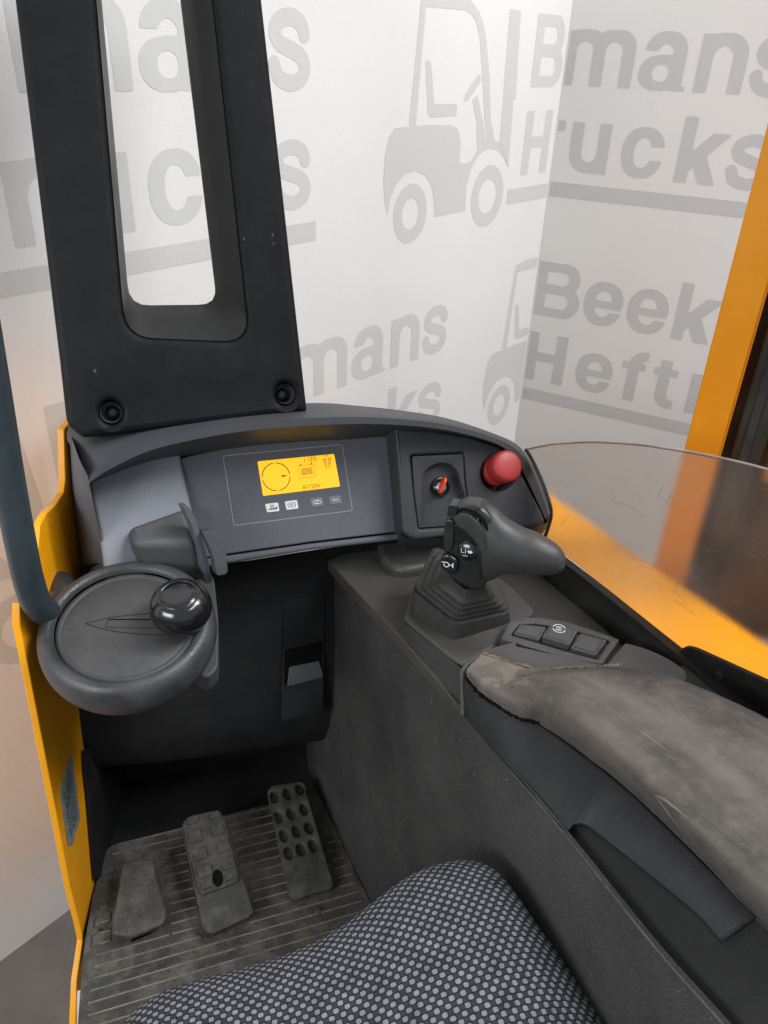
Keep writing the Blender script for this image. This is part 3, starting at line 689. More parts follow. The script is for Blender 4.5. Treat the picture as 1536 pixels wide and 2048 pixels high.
ik.poly([(LW * .51, LH * .75), (LW * .54, LH * .75), (LW * .525, LH * .79)]); ik.poly([(LW * .65, LH * .75), (LW * .68, LH * .75), (LW * .665, LH * .79)])
for s in (-1, 1):
    for i in range(6):
        y = LH * (.60 + .05 * i); x0 = LW * (.875 + s * .008); x1 = LW * (.875 + s * (.030 + .006 * i)); ik.line([(x0, y), (x1, y)], .0009)
ik.text('100%', LW * .875, LH * .92, .0022); ik.seg7('8772H', LW * .52, LH * .04, LH * .11, w=.00065)
ik.done('lcd_segments', 'lcdink', SCR)
def btn(q, m_):
    pts = rpoly(FACE.pxs(q), .0016, 4); o = slab('button', FACE, pts, .0015, m_, IP, h=.0008, bevel=.0003, seg=2)
    c = V((0, 0));
    for p in FACE.pxs(q): c += V(p) / 4
    return o, c
xa, xb = FACE.px(530, 1008), FACE.px(682, 990); exb = (V(xb) - V(xa)).normalized()
def ikp(o, c): return Ink(Plane(FACE.to3(c.x, c.y, .0008), FACE.x * exb.x + FACE.y * exb.y, FACE.n))
o, c = btn([(530, 1008), (556, 1005), (559, 1022), (534, 1025)], 'iconwhite'); i_ = ikp(o, c)
i_.poly([(-.008, -.003), (.006, -.003), (.008, .001), (.004, -.001), (-.004, -.0015)]); i_.arc(0, .001, .0028, .0028, 0, 330, .0007); i_.arc(0, .001, .0012, .0012, 0, 300, .0006); i_.done('printed_symbol', 'ink', o)
o, c = btn([(569, 1003), (594, 1000), (597, 1017), (573, 1020)], 'iconwhite'); i_ = ikp(o, c)
i_.arc(0, 0, .0036, .0036, 0, 360, .0005, 24); i_.arc(0, 0, .0056, .0056, 140, 220, .0006); i_.arc(0, 0, .0056, .0056, -40, 40, .0006); i_.text('P', 0, -.002, .004, .02); i_.done('printed_symbol', 'ink', o)
o, c = btn([(620, 997), (645, 994), (648, 1011), (624, 1014)], 'icongrey'); i_ = ikp(o, c)
i_.arc(-.0035, 0, .002, .002, 90, 250, .0008); i_.arc(.0035, 0, .002, .002, -90, 70, .0008); i_.line([(-.0035, .002), (.0005, .002)], .0008); i_.line([(.0035, -.002), (-.0005, -.002)], .0008)
i_.poly([(.0005, .0035), (.0035, .002), (.0005, .0005)]); i_.poly([(-.0005, -.0035), (-.0035, -.002), (-.0005, -.0005)]); i_.done('printed_symbol', 'white', o)
o, c = btn([(658, 993), (681, 990), (684, 1006), (661, 1009)], 'icongrey'); i_ = ikp(o, c); i_.text('P1-3', 0, -.0015, .0032, .02); i_.done('printed_symbol', 'white', o)

slab('dash_backing', Plane((0, 1.005, 0), (1, 0, 0), (0, -1, 0)), Plane((0, 1.005, 0), (1, 0, 0), (0, -1, 0)).pxs([(178, 985), (230, 945), (300, 918), (400, 893), (620, 868), (800, 862), (950, 876), (1005, 898), (1035, 928), (1053, 960), (1078, 1008), (1092, 1042), (1080, 1066), (800, 1070), (440, 1118), (205, 1185)]), .02, 'hole', DASH)
# left binnacle panel
LB = Plane(PY(270, 1080, .918), (1, 0, 0), (.06, -math.cos(rad(42)), math.sin(rad(42))))
slab('left_panel', LB, LB.pxs([(177, 962), (260, 930), (358, 900), (368, 950), (392, 1060), (402, 1140), (212, 1170), (198, 1060)]), .03, 'facelite', DASH, bevel=.005, seg=4, h=.004)

# right pod with key lock and stop button
rt_ = rad(30)
POD = Plane(PY(900, 1040, .885), (1, 0, 0), (0, -math.cos(rt_), math.sin(rt_)))
podo = [(790, 856), (870, 862), (940, 874), (1000, 894), (1032, 924), (1052, 962), (1092, 1044), (1080, 1052), (830, 1080), (806, 1068), (799, 960)]
kl = [(860, 1056), (868, 960), (872, 934), (888, 922), (912, 930), (925, 950), (944, 1046)]
ropen = POD.px(998, 946)
podh = rpoly(POD.pxs([(822, 910), (929, 905), (932, 960), (945, 1050), (838, 1058), (828, 980)]), .004, 4)
POD_O = slab('key_pod', POD, rpoly(POD.pxs(podo), [.002, .002, .002, .002, .002, .002, .006, .012, .008, .012, .008], 4), .05, 'pod', TR, holes=[podh, circ(*ropen, .0285, .0262, 36)], bevel=.005, seg=5)
# inner lock plate with arched niche
nich = POD.pxs([(841, 1052), (846, 985), (846, 958), (852, 942), (868, 930), (886, 926), (902, 930), (916, 944), (922, 965), (936, 1010), (943, 1045)])
pl_o = rpoly(POD.pxs([(825, 912), (928, 907), (930, 960), (943, 1048), (839, 1056), (829, 980)]), .004, 4)
slab('lock_surround', POD, pl_o, .02, 'pod', POD_O, holes=[[tuple(p[:2]) for p in resample([(a, b, 0) for a, b in nich], 40)]] , h=-.0012, bevel=.0018, seg=3)
NP = Plane(POD.to3(0, 0, -.0175), POD.x, POD.n)
nb = slab('niche_floor', POD, POD.pxs([(828, 1068), (832, 915), (935, 910), (952, 1062)]), .01, 'pod', POD_O, h=-.016)
kc = NP.px(879, 974); kp = NP.to3(kc[0], kc[1], .003)
LK = lathe('ignition_lock', kp, POD.n, [(.0145, -.01), (.0145, .003), (.0135, .005), (.0125, .0052), (.0115, .0038), (.0105, .005), (.0095, .0055), (.0092, .003), (0, .003)], 'gloss', TR, n=40)
lathe('lock_cylinder', kp, POD.n, [(.0075, 0), (.0075, .0052), (.0065, .006), (0, .0062)], 'chrome', LK, n=32)
KP = Plane(kp, POD.x, POD.n)
KEY = slab('ignition_key', Plane(kp + POD.n * .006, POD.x * .42 + POD.y * .9, POD.x * .9 - POD.y * .42), rpoly([(-.011, 0), (.013, 0), (.014, .012), (.006, .016), (-.011, .009)], .003, 4), .0042, 'keyred', None, bevel=.0014, seg=3)
tag(KEY, 'small red plastic key turned in the black ignition lock', 'key')
# stop button
rc = POD.to3(ropen[0], ropen[1], -.04)
lathe('button_recess', rc, POD.n, [(0, -.002), (.026, -.002), (.0275, .005), (.0278, .037)], 'rust', POD_O, n=36, xdir=POD.x, cap=False)
bax = (POD.n * .85 + V((.05, -.18, .25))).normalized()
ST = lathe('emergency_stop_button', rc + V((0, 0, .002)), bax, [(.0215, -.002), (.0215, .022), (.0228, .024), (.0215, .026), (.0228, .030), (.0215, .032), (.0228, .036), (.0215, .038), (.0232, .042), (.0238, .058), (.0232, .064), (.0215, .067), (.018, .0685), (.006, .069), (0, .069)], 'red', TR, n=56)
loft('pod_right_wall', [[POD.to3(*POD.px(x, y), -.006) for x, y in ((1030, 926), (1050, 964), (1089, 1042), (1079, 1050))], [PY(x, y, 1.03) for x, y in ((1044, 920), (1064, 950), (1099, 1030), (1084, 1070))]], 'pod', POD_O, n=24)
# pod underside and step back to the console
loft('pod_underside', [[PY(x, y, Y) for x, y, Y in r] for r in (
    [(800, 1066, .888), (830, 1078, .884), (960, 1068, .884), (1080, 1050, .884), (1096, 1038, .90)],
    [(796, 1080, .905), (835, 1094, .90), (960, 1088, .90), (1075, 1068, .90), (1090, 1052, .92)],
    [(790, 1092, .96), (835, 1108, .96), (960, 1100, .96), (1066, 1078, .95), (1082, 1066, .96)])], 'pod', POD_O, n=40, sharp=60)
# right flank
loft('right_flank', [[PY(x, y, .914) for x, y in ((1097, 1028), (1094, 1044), (1080, 1066))], [PY(x, y, 1.06) for x, y in ((1103, 1022), (1098, 1046), (1082, 1072))]], 'dash', DASH, n=12)
# divider between panel and pod
loft('pod_side_wall', [[FACE.to3(*FACE.px(x, y), -.001) for x, y in ((772, 862), (776, 880), (786, 960), (797, 1050), (801, 1074))], [POD.to3(*POD.px(x, y), -.004) for x, y in ((790, 850), (791, 870), (800, 960), (807, 1050), (812, 1074))]], 'knee', DASH, n=12)

# --- knee panel below the dash
def YR(pts, Y): return [PY(x, y, Y) for x, y in pts]
KN = loft('knee_panel', [YR([(156, 1128), (300, 1128), (440, 1128), (640, 1098), (830, 1076)], .925), YR([(158, 1150), (300, 1150), (440, 1142), (640, 1112), (840, 1095)], .96),
      YR([(130, 1250), (300, 1235), (480, 1215), (640, 1195), (720, 1185)], .955), YR([(118, 1370), (300, 1350), (480, 1325), (630, 1310), (700, 1300)], .93), YR([(130, 1475), (300, 1460), (480, 1440), (626, 1424), (700, 1410)], .915),
      YR([(152, 1515), (300, 1503), (480, 1486), (620, 1466), (700, 1455)], .918), YR([(176, 1534), (320, 1524), (480, 1504), (612, 1486), (700, 1472)], .935), YR([(190, 1520), (320, 1500), (480, 1490), (612, 1470), (700, 1460)], 1.0)],
      'knee', TR, n=40, cross=40, sharp=80)
KPN = Plane(PY(605, 1320, .928), (1, 0, 0), (0, -.95, .32))
po = rpoly(KPN.pxs([(566, 1198), (648, 1182), (645, 1420), (562, 1440)]), .004); ph = rpoly(KPN.pxs([(568, 1298), (645, 1280), (642, 1352), (568, 1366)]), .003)
PK = slab('storage_pocket', KPN, po, .006, 'knee', KN, holes=[ph], h=.006, bevel=.001)
box8('pocket_ledge', [KPN.to3(*KPN.px(x, y), hh) for x, y, hh in ((570, 1366, .016), (641, 1348, .016), (638, 1322, .0045), (576, 1334, .0045))], [KPN.to3(*KPN.px(x, y), hh) for x, y, hh in ((571, 1358, .016), (642, 1340, .016), (636, 1318, .0065), (578, 1330, .0065))], 'switch', KN, bevel=.001)
slab('pocket_back', KPN, ph, .004, 'hole', KN, h=.004)

# --- footwell
FW = box8('footwell_back_wall', [V((-.15, 1.06, .3)), V((.3, 1.06, .3)), V((.3, 1.08, .3)), V((-.15, 1.08, .3))], [V((-.12, 1.045, .72)), V((.3, 1.045, .72)), V((.3, 1.08, .72)), V((-.12, 1.08, .72))], 'knee', TR, bevel=.004)
box8('footwell_floor', [V((-.19, .0, .30)), V((.34, .0, .30)), V((.30, 1.07, .30)), V((-.17, 1.07, .30))], [V((-.19, .0, .33)), V((.34, .0, .33)), V((.30, 1.07, .33)), V((-.17, 1.07, .33))], 'knee', TR)
# lower left lining beside the mat
LINE_AT = None

# --- floor mat with moulded ribs
MZ = Plane((0, 0, .35), (1, 0, 0), (0, 0, 1))
mo = MZ.pxs([(150, 2120), (163, 1945), (170, 1880), (185, 1790), (208, 1706), (222, 1690), (360, 1655), (560, 1600), (600, 1590), (634, 1580), (742, 1806), (760, 1860), (900, 2300)])
MAT = slab('floor_mat', MZ, rpoly(mo, .008, 3), .012, 'mat', TR, bevel=.002, seg=2)
def inside(u, v, poly):
    c = False
    for i in range(len(poly)):
        x1, y1 = poly[i - 1]; x2, y2 = poly[i]
        if (y1 > v) != (y2 > v) and u < (x2 - x1) * (v - y1) / (y2 - y1) + x1: c = not c
    return c
ribv, ribf = [], []
pads = [MZ.pxs(q) for q in ([(215, 1750), (245, 1700), (325, 1700), (340, 1870), (215, 1900)], [(362, 1640), (440, 1610), (515, 1840), (400, 1880)], [(540, 1580), (615, 1560), (680, 1790), (580, 1820)])]
v = .42
while v < 1.02:
    lo = None
    us = [(-.20 + .004 * i) for i in range(125)]
    def flush(a, b):
        if b - a < .012: return
        n0 = len(ribv); W_ = .0011; H_ = .0022
        for u in (a, b):
            for dv, h in ((-W_, 0), (-W_ * .5, H_), (W_ * .5, H_), (W_, 0)): ribv.append(MZ.to3(u, v + dv, h - .0002))
        for k in range(3): ribf.append((n0 + k, n0 + k + 1, n0 + 5 + k, n0 + 4 + k))
    for u in us:
        ok = inside(u, v, mo) and u > -.112 - (1.0 - v) * .17 + .0 and inside(u + .012, v, mo) and inside(u - .01, v, mo) and not any(inside(u, v, q) for q in pads)
        if ok and lo is None: lo = u
        if (not ok) and lo is not None: flush(lo, u); lo = None
    if lo is not None: flush(lo, us[-1])
    v += .0165
mesh('moulded_rib', ribv, ribf, 'ribtop', MAT, smooth=False)['kind'] = 'stuff'
# raised rectangular outlines and screws along the left border
for q in ([(196, 1768), (222, 1758), (214, 1778), (191, 1788)], [(190, 1836), (222, 1824), (219, 1846), (186, 1858)], [(184, 1870), (224, 1858), (218, 1886), (181, 1896)], [(205, 1738), (232, 1730), (228, 1748), (202, 1756)]):
    pts = rpoly(MZ.pxs(q), .004, 3)
    tube('border_tread', [MZ.to3(p[0], p[1], .0006) for p in pts + [pts[0]]], .0011, 'pedal', MAT, n=6)
for x, y, r, mm in ((207, 1811, .007, 'steel'), (476, 1891, .006, 'pedal'), (637, 1822, .006, 'pedal'), (200, 1862, .004, 'steel')):
    u, v_ = MZ.px(x, y)
    lathe('mat_screw', MZ.to3(u, v_, 0), (0, 0, 1), [(r, 0), (r, .0015), (r * .7, .0026), (r * .35, .0026), (r * .3, .001), (0, .001)] if mm == 'steel' else [(r, 0), (r * .9, .002), (r * .5, .003), (0, .0031)], mm, MAT, n=18)

# --- pedals
def pedplane(x, y, z, tl, roll=0): return Plane(Pz(x, y, z), (1, 0, 0), (roll, -math.sin(rad(tl)), math.cos(rad(tl))))
P1 = pedplane(285, 1800, .385, 8)
PD1 = slab('left_foot_switch', P1, rpoly(P1.pxs([(244, 1722), (308, 1716), (316, 1762), (333, 1818), (330, 1845), (262, 1873), (223, 1868), (224, 1840), (238, 1770)]), [.008, .006, .002, .006, .008, .004, .006, .004, .002], 5), .012, 'pedal', TR, bevel=.004, seg=4)
box8('switch_stem', [Pz(262, 1885, .352), Pz(300, 1868, .352), Pz(300, 1845, .352), Pz(262, 1860, .352)], [Pz(264, 1870, .374), Pz(298, 1855, .374), Pz(298, 1835, .374), Pz(264, 1850, .374)], 'hole', PD1)
P2 = pedplane(435, 1750, .395, 14)
h2 = P2.px(436, 1758)
PD2 = slab('brake_pedal', P2, rpoly(P2.pxs([(362, 1648), (378, 1633), (440, 1620), (448, 1634), (508, 1822), (500, 1832), (424, 1868), (406, 1858)]), .008, 5), .014, 'pedal', TR, bevel=.002, seg=3)
PAD = slab('rubber_pad', P2, rpoly(P2.pxs([(364, 1650), (378, 1635), (438, 1622), (448, 1638), (480, 1758), (472, 1768), (404, 1793), (396, 1780)]), .006, 5), .006, 'pedal', PD2, holes=[circ(*h2, .008, .013, 20)], h=.006, bevel=.002, seg=3)
slab('pad_hole', P2, circ(*h2, .008, .013, 20), .002, 'hole', PD2, h=.0022)
for q in ([(374, 1641), (395, 1636), (398, 1648), (376, 1655)], [(418, 1630), (438, 1626), (442, 1637), (421, 1643)],
          [(376, 1668), (400, 1664), (406, 1684), (382, 1692)], [(420, 1656), (444, 1652), (450, 1670), (427, 1677)],
          [(384, 1706), (410, 1697), (416, 1718), (390, 1728)], [(432, 1688), (456, 1682), (462, 1702), (438, 1711)],
          [(392, 1740), (420, 1730), (426, 1752), (400, 1763)], [(441, 1724), (466, 1716), (471, 1738), (448, 1746)],
          [(401, 1770), (424, 1762), (426, 1776), (405, 1784)], [(450, 1752), (474, 1745), (475, 1758), (453, 1766)]):
    slab('tread_block', P2, rpoly(P2.pxs(q), .0018, 3), .004, 'pedal', PD2, h=.0095, bevel=.001, seg=2)
P3 = pedplane(600, 1690, .385, 12)
hl = []
for j, row in enumerate([[(549, 1594), (575, 1587), (600, 1578)], [(556, 1634), (582, 1627), (608, 1618)], [(567, 1671), (593, 1662), (618, 1655)], [(577, 1706), (602, 1699), (626, 1691)]]):
    for x, y in row: hl.append(circ(*P3.px(x, y), .0075, .0112, 16))
PD3 = slab('accelerator_pedal', P3, rpoly(P3.pxs([(534, 1580), (546, 1570), (600, 1563), (612, 1580), (668, 1770), (660, 1776), (590, 1798), (578, 1792)]), .007, 5), .010, 'pedal', TR, holes=hl, bevel=.0018, seg=2)
slab('pedal_backing', P3, rpoly(P3.pxs([(540, 1578), (602, 1570), (660, 1765), (590, 1790)]), .004, 3), .003, 'rubber', PD3, h=-.0101)

# --- right hand console: wall, top, side panels
flo = [Pz(612, 1478, .348), Pz(626, 1560, .348), Pz(742, 1806, .348), V((.275, .4, .348)), V((.30, .0, .348))]
rid = [Pz(655, 1120, .80), Pz(700, 1175, .80), Pz(805, 1285, .812), Pz(930, 1430, .825), Pz(1030, 1548, .833), Pz(1132, 1668, .84), Pz(1314, 1895, .84), Pz(1450, 2048, .84), Pz(1600, 2220, .84)]
rid_hi = [p + V((.006, .002, .004)) for p in rid]
CW = loft('console_side_wall', [flo, [a.lerp(b, .94) + V((-.002, 0, 0)) for a, b in zip(resample(flo, 30), resample(rid, 30))], rid], 'wallp', TR, n=60, cross=24, sharp=50)
# flat top around the joystick
CT = Plane((0, 0, .828), (1, 0, 0), (0, 0, 1))
top = CT.pxs([(655, 1120), (700, 1170), (808, 1282), (930, 1428), (990, 1490), (1250, 1420), (1420, 1380), (1365, 1312), (1210, 1185), (1075, 1078), (930, 1060), (800, 1060)])
slab('console_top', CT, top, .02, 'console', TR, bevel=.002)
# boss under the pod
BO = Plane((0, 0, .845), (1, 0, 0), (0, 0, 1))
slab('console_boss', BO, rpoly(BO.pxs([(752, 1060), (762, 1118), (800, 1140), (870, 1128), (900, 1060)]), .02, 5), .03, 'console', CW, bevel=.010, seg=5)
MPn = Plane((0, 0, .858), (1, 0, 0), (0, 0, 1))
MNT = slab('joystick_mount', MPn, rpoly(MPn.pxs([(805, 1236), (828, 1168), (900, 1130), (1000, 1150), (1072, 1218), (1058, 1236), (1024, 1262), (1003, 1286), (930, 1330), (905, 1318)]), [.012, .01, .01, .02, .01, .004, .004, .004, .008, .01], 5), .042, 'console', TR, bevel=.006, seg=4)
# thin raised edge from mount towards the arm rest
tube('moulded_edge', [Pz(926, 1430, .832), Pz(925, 1372, .855), Pz(926, 1342, .868), Pz(945, 1322, .872), Pz(985, 1302, .872), Pz(1030, 1290, .872)], .0035, 'console', TR, n=8, res=40)
loft('mount_cheek', [[Pz(805, 1242, .856), Pz(905, 1322, .856), Pz(930, 1345, .862)], [Pz(806, 1284, .816), Pz(870, 1358, .820), Pz(929, 1430, .826)]], 'wallp', MNT, n=20)

# bellows: stacked rings shrinking upward
_b = [Pz(x, y, .866) for x, y in ((817, 1222), (858, 1143), (985, 1168), (1026, 1235), (908, 1272))]
_l = _b[0] - _b[3]; _f = _b[4] - _b[3]; _m = Matrix(((_l.x, _l.y), (_f.x, _f.y))).inverted(); ZK = _m @ V((.026, .008))
def quad_ring(cp, s, lean, z, flat=False):
    """rounded quadrilateral of the gaiter at height z"""
    base = [Pz(x, y, .866) for x, y in ((817, 1222), (858, 1143), (985, 1168), (1026, 1235), (908, 1272))]
    c = sum(base, V((0, 0, 0))) / 5
    ctr = c.lerp(cp, lean)
    pts = [(ctr + (p - c) * s) for p in base]
    q = rpoly([(p.x, p.y) for p in pts], .007 * s + .003, 6)
    def zo(p): d = V((p[0] - base[3].x, p[1] - base[3].y)); return ZK[0] * d.x + ZK[1] * d.y + .004
    k_ = 0 if flat else 1
    return [V((p[0], p[1], z + k_ * zo(p))) for p in q] + [V((q[0][0], q[0][1], z + k_ * zo(q[0])))]
ctop = Pz(935, 1165, .935)
rows = []
zb = .858
rows.append(quad_ring(ctop, 1.0, 0, zb - .006, True)); rows.append(quad_ring(ctop, 1.0, 0, zb + .001, True)); rows.append(quad_ring(ctop, .965, .02, zb + .010)); rows.append(quad_ring(ctop, .945, .03, zb + .0125))
for k in range(4):
    s0 = .90 - .125 * k; l0 = .05 + .22 * k; z0 = zb + .013 + .0105 * k
    for ds, dl, dz in ((-.05, .0, -.0005), (-.075, .01, .0015), (-.06, .01, .003), (.02, .01, .0042), (.034, .015, .0058), (.022, .02, .0072), (-.05, .06, .0090)):
        rows.append(quad_ring(ctop, s0 + ds, l0 + dl, z0 + dz))
rows.append(quad_ring(ctop, .36, .92, zb + .060)); rows.append(quad_ring(ctop, .30, 1.0, zb + .070))
JOY = empty('joystick'); JOY.parent = TR
loft('rubber_bellows', rows, 'rubber', JOY, n=64, smooth_rows=False, sharp=65)

# handle: flat fin seen from the side with a bullet-shaped palm grip
jb = Pz(935, 1165, .935)
HN = (CAM - jb); HN.z = 0; HN.normalize(); HN = (HN + V((-.25, -.1, .12))).normalized()
HP = Plane(jb + HN * .018, V((1, 0, 0)), HN)
stem = rpoly(HP.pxs([(888, 1122), (887, 1062), (893, 1040), (905, 1022), (925, 1014), (962, 1016), (985, 1040), (993, 1080), (980, 1130), (968, 1182), (945, 1186), (915, 1172), (893, 1150)]), .007, 4)
slab('lever_body', HP, stem, .036, 'handle', JOY, bevel=.007, seg=5)
fin = rpoly(HP.pxs([(910, 1030), (922, 1023), (940, 1026), (958, 1040), (970, 1060), (977, 1084), (976, 1110), (966, 1098), (952, 1076), (934, 1056), (914, 1044)]), .002, 3)
slab('thumb_lever', HP, fin, .010, 'fin', JOY, h=.0075, bevel=.0028, seg=4)
tube('lever_groove', [HP.to3(*HP.px(x, y), .0012) for x, y in ((912, 1022), (926, 1018), (944, 1021), (962, 1035), (975, 1058), (982, 1086), (980, 1114))], .0022, 'hole', JOY, n=8, res=40)
slab('thumb_dish', HP, rpoly(HP.pxs([(908, 1048), (930, 1058), (948, 1076), (958, 1092), (950, 1098), (930, 1088), (910, 1086)]), .003, 3), .004, 'gloss', JOY, h=.0015, bevel=.001)
slab('top_tab', HP, rpoly(HP.pxs([(899, 1007), (916, 1010), (914, 1031), (895, 1028)]), .0015, 3), .022, 'handle', JOY, h=.004, bevel=.0012)
slab('thumb_switch', HP, rpoly(HP.pxs([(912, 1012), (930, 1006), (958, 1008), (963, 1018), (940, 1026), (915, 1026)]), .003, 4), .024, 'grip', JOY, h=.002, bevel=.003, seg=4)
slab('front_rocker', HP, rpoly(HP.pxs([(893, 1036), (910, 1038), (908, 1090), (902, 1102), (888, 1100), (887, 1068)]), .003, 3), .03, 'handle', JOY, h=.004, bevel=.002)
# collar crescent between body and grip
def HPt(x, y, h=0): u, v = HP.px(x, y); return HP.to3(u, v, h)
# palm grip: elliptical sections along a curved axis
secs = [((955, 1016), (962, 1178), .024), ((985, 1030), (980, 1172), .026), ((1010, 1052), (1005, 1160), .027), ((1040, 1070), (1035, 1157), .026), ((1070, 1081), (1066, 1160), .024), ((1095, 1095), (1092, 1161), .0205), ((1114, 1108), (1110, 1160), .016), ((1125, 1122), (1121, 1155), .010), ((1129, 1133), (1127, 1146), .004)]
rows = []
for a, b, dp in secs:
    pa, pb_ = HPt(*a, -.018), HPt(*b, -.018); c = (pa + pb_) / 2; hv = (pa - pb_) / 2
    rows.append([c + hv * math.cos(t) + HP.n * dp * math.sin(t) for t in [2 * math.pi * i / 32 for i in range(33)]])
GR = loft('palm_grip', rows, 'grip', JOY, n=33, smooth_rows=False, cross=40, sharp=80)
tube('collar_ring', [p + HP.n * .0 for p in rows[0]], .0028, 'handle', JOY, n=8)
mesh('grip_cap', rows[0][:-1], [tuple(range(32))], 'handle', JOY)
# round buttons with symbols
HB = Plane(HPt(937, 1100, .006), HP.x, HP.n)
B1 = lathe('reach_button', HPt(937, 1101, 0), HP.n + V((-.1, 0, .1)), [(.0125, 0), (.012, .004), (.0095, .006), (0, .0062)], 'gloss', JOY, n=28)
p_ = Plane(HPt(937, 1101, 0) + (HP.n + V((-.1, 0, .1))).normalized() * .0064, HP.x, HP.n + V((-.1, 0, .1)))
i_ = Ink(p_); i_.line([(-.007, .004), (-.007, -.001), (-.0035, -.001)], .0007); i_.line([(-.002, .004), (-.002, -.002)], .0007); i_.line([(-.005, -.0045), (.001, -.0045)], .0006)
i_.poly([(.0000, .001), (.003, .0035), (.003, -.0015)]); i_.poly([(.007, .001), (.004, .0035), (.004, -.0015)]); i_.poly([(.003, .0018), (.004, .0018), (.004, .0002), (.003, .0002)]); i_.done('printed_symbol', 'white', B1)
B2 = slab('horn_button', HP, rpoly(HP.pxs([(884, 1108), (898, 1102), (918, 1116), (916, 1140), (902, 1144), (884, 1132)]), .004, 4), .012, 'gloss', JOY, h=.008, bevel=.003, seg=4)
p_ = Plane(HPt(896, 1123, .0082), HP.x, HP.n); i_ = Ink(p_)
i_.line([(-.006, .003), (.001, .003), (.003, .0012), (.003, -.0012), (.001, -.003), (-.001, -.003), (-.003, -.0012), (-.003, .0012)], .0012); i_.line([(.003, 0), (.007, 0)], .0012); i_.poly([(.007, .003), (.0085, .0034), (.0085, -.0034), (.007, -.003)]); i_.done('printed_symbol', 'white', B2)

# --- switch panel
SP = Plane((0, 0, .872), (1, 0, 0), (0, 0, 1))
def s3(pts): return [(900 + .3255 * x, 1200 + .3255 * y) for x, y in pts]
sp_o = SP.pxs(s3([(308, 235), (365, 130), (430, 105), (560, 106), (700, 128), (850, 175), (1042, 240), (935, 392), (700, 352)]))
sp_h = SP.pxs(s3([(372, 215), (425, 145), (530, 142), (700, 168), (985, 250), (905, 365), (710, 312), (540, 262)]))
SPO = slab('switch_panel', SP, rpoly(sp_o, .003, 4), .012, 'switch', TR, holes=[rpoly(sp_h, .003, 4)], bevel=.0015)
slab('panel_recess', SP, SP.pxs(s3([(330, 235), (400, 125), (1010, 235), (920, 378)])), .006, 'console', SPO, h=-.006)
for q, hh in (([(388, 212), (432, 152), (592, 172), (548, 250), (470, 238)], .0015), ([(560, 245), (612, 172), (782, 210), (728, 298), (640, 282)], .006), ([(738, 306), (800, 216), (962, 262), (890, 352), (800, 330)], .0035)):
    pts = SP.pxs(s3(q)); cx = sum(p[0] for p in pts) / len(pts); cy = sum(p[1] for p in pts) / len(pts)
    q2 = [pts[0], pts[1], pts[2], pts[3]]
    rk = slab('rocker_switch', SP, rpoly(q2, .003, 4), .012, 'switch', SPO, h=hh, bevel=.0015, seg=3)
    q3 = [(cx + (p[0] - cx) * .8, cy + (p[1] - cy) * .8) for p in q2]
    slab('switch_cap', SP, rpoly(q3, .002, 4), .004, 'switch', rk, h=hh + .0015, bevel=.0012, seg=3)
    if hh > .005:
        u, v_ = SP.px(*s3([(665, 205)])[0]); i_ = Ink(SP.up(hh + .0016)); xv = (V(q2[2]) - V(q2[1])).normalized()
        i_ = Ink(Plane(SP.to3(u, v_, hh + .0016), SP.x * xv.x + SP.y * xv.y, SP.n)); i_.arc(0, 0, .0078, .0078, 20, 170, .0011); i_.arc(0, 0, .0078, .0078, 200, 350, .0011)
        i_.text('180°', 0, .0008, .0032, .02); i_.text('360°', 0, -.0042, .0032, .02); i_.done('printed_symbol', 'white', rk)
PAD2 = slab('console_pad', SP, rpoly(SP.pxs(s3([(965, 395), (1078, 262), (1200, 296), (1330, 352), (1448, 432), (1455, 492), (1400, 500), (1150, 470)])), [.002, .004, .01, .02, .008, .006, .01, .01], 5), .04, 'switch', TR, h=.0, bevel=.005, seg=4)
slab('front_rest_plate', SP, rpoly(SP.pxs([(938, 1345), (940, 1325), (968, 1306), (1018, 1292), (1200, 1332), (1240, 1345), (1150, 1400), (1000, 1400)]), .006, 4), .03, 'console', TR, h=.003, bevel=.003, seg=3)

# --- arm rest
def ZP(pts): return [Pz(x, y, z_) for x, y, z_ in pts]
aL = ZP([(933, 1352, .872), (956, 1380, .874), (1000, 1412, .876), (1040, 1434, .878), (1078, 1443, .88), (1190, 1523, .885), (1273, 1593, .888), (1376, 1694, .89), (1500, 1818, .89), (1650, 1960, .89)])
aL0 = [p + V((.004, 0, -.012)) for p in aL]
aM = ZP([(934, 1341, .886), (962, 1366, .887), (1004, 1392, .890), (1046, 1410, .895), (1090, 1424, .903), (1195, 1500, .914), (1286, 1580, .921), (1390, 1684, .926), (1520, 1810, .926), (1670, 1950, .926)])
aN = ZP([(940, 1332, .888), (975, 1350, .890), (1020, 1368, .893), (1062, 1384, .906), (1110, 1402, .918), (1215, 1480, .932), (1320, 1575, .938), (1430, 1675, .941), (1570, 1800, .941), (1720, 1930, .941)])
aO = ZP([(950, 1322, .888), (985, 1338, .888), (1035, 1352, .890), (1090, 1358, .908), (1150, 1372, .922), (1280, 1452, .935), (1400, 1540, .940), (1520, 1640, .942), (1650, 1760, .942), (1800, 1900, .942)])
aQ = ZP([(958, 1314, .884), (1000, 1330, .885), (1060, 1345, .888), (1130, 1344, .905), (1210, 1346, .915), (1340, 1400, .930), (1460, 1465, .937), (1580, 1540, .939), (1720, 1640, .939), (1860, 1760, .939)])
aR = ZP([(965, 1310, .880), (1015, 1325, .880), (1075, 1340, .882), (1150, 1338, .893), (1245, 1333, .899), (1330, 1350, .910), (1440, 1389, .915), (1550, 1442, .917), (1700, 1520, .917), (1850, 1620, .917)])
aS = [p + V((.004, .002, -.03)) for p in aR]
ARM = loft('armrest', [aL0, aL, aM, aN, aO, aQ, aR, aS], 'arm', TR, n=70, cross=60, sharp=85, flip=True)
dm = bpy.data.textures.new('dents', 'CLOUDS'); dm.noise_scale = .09
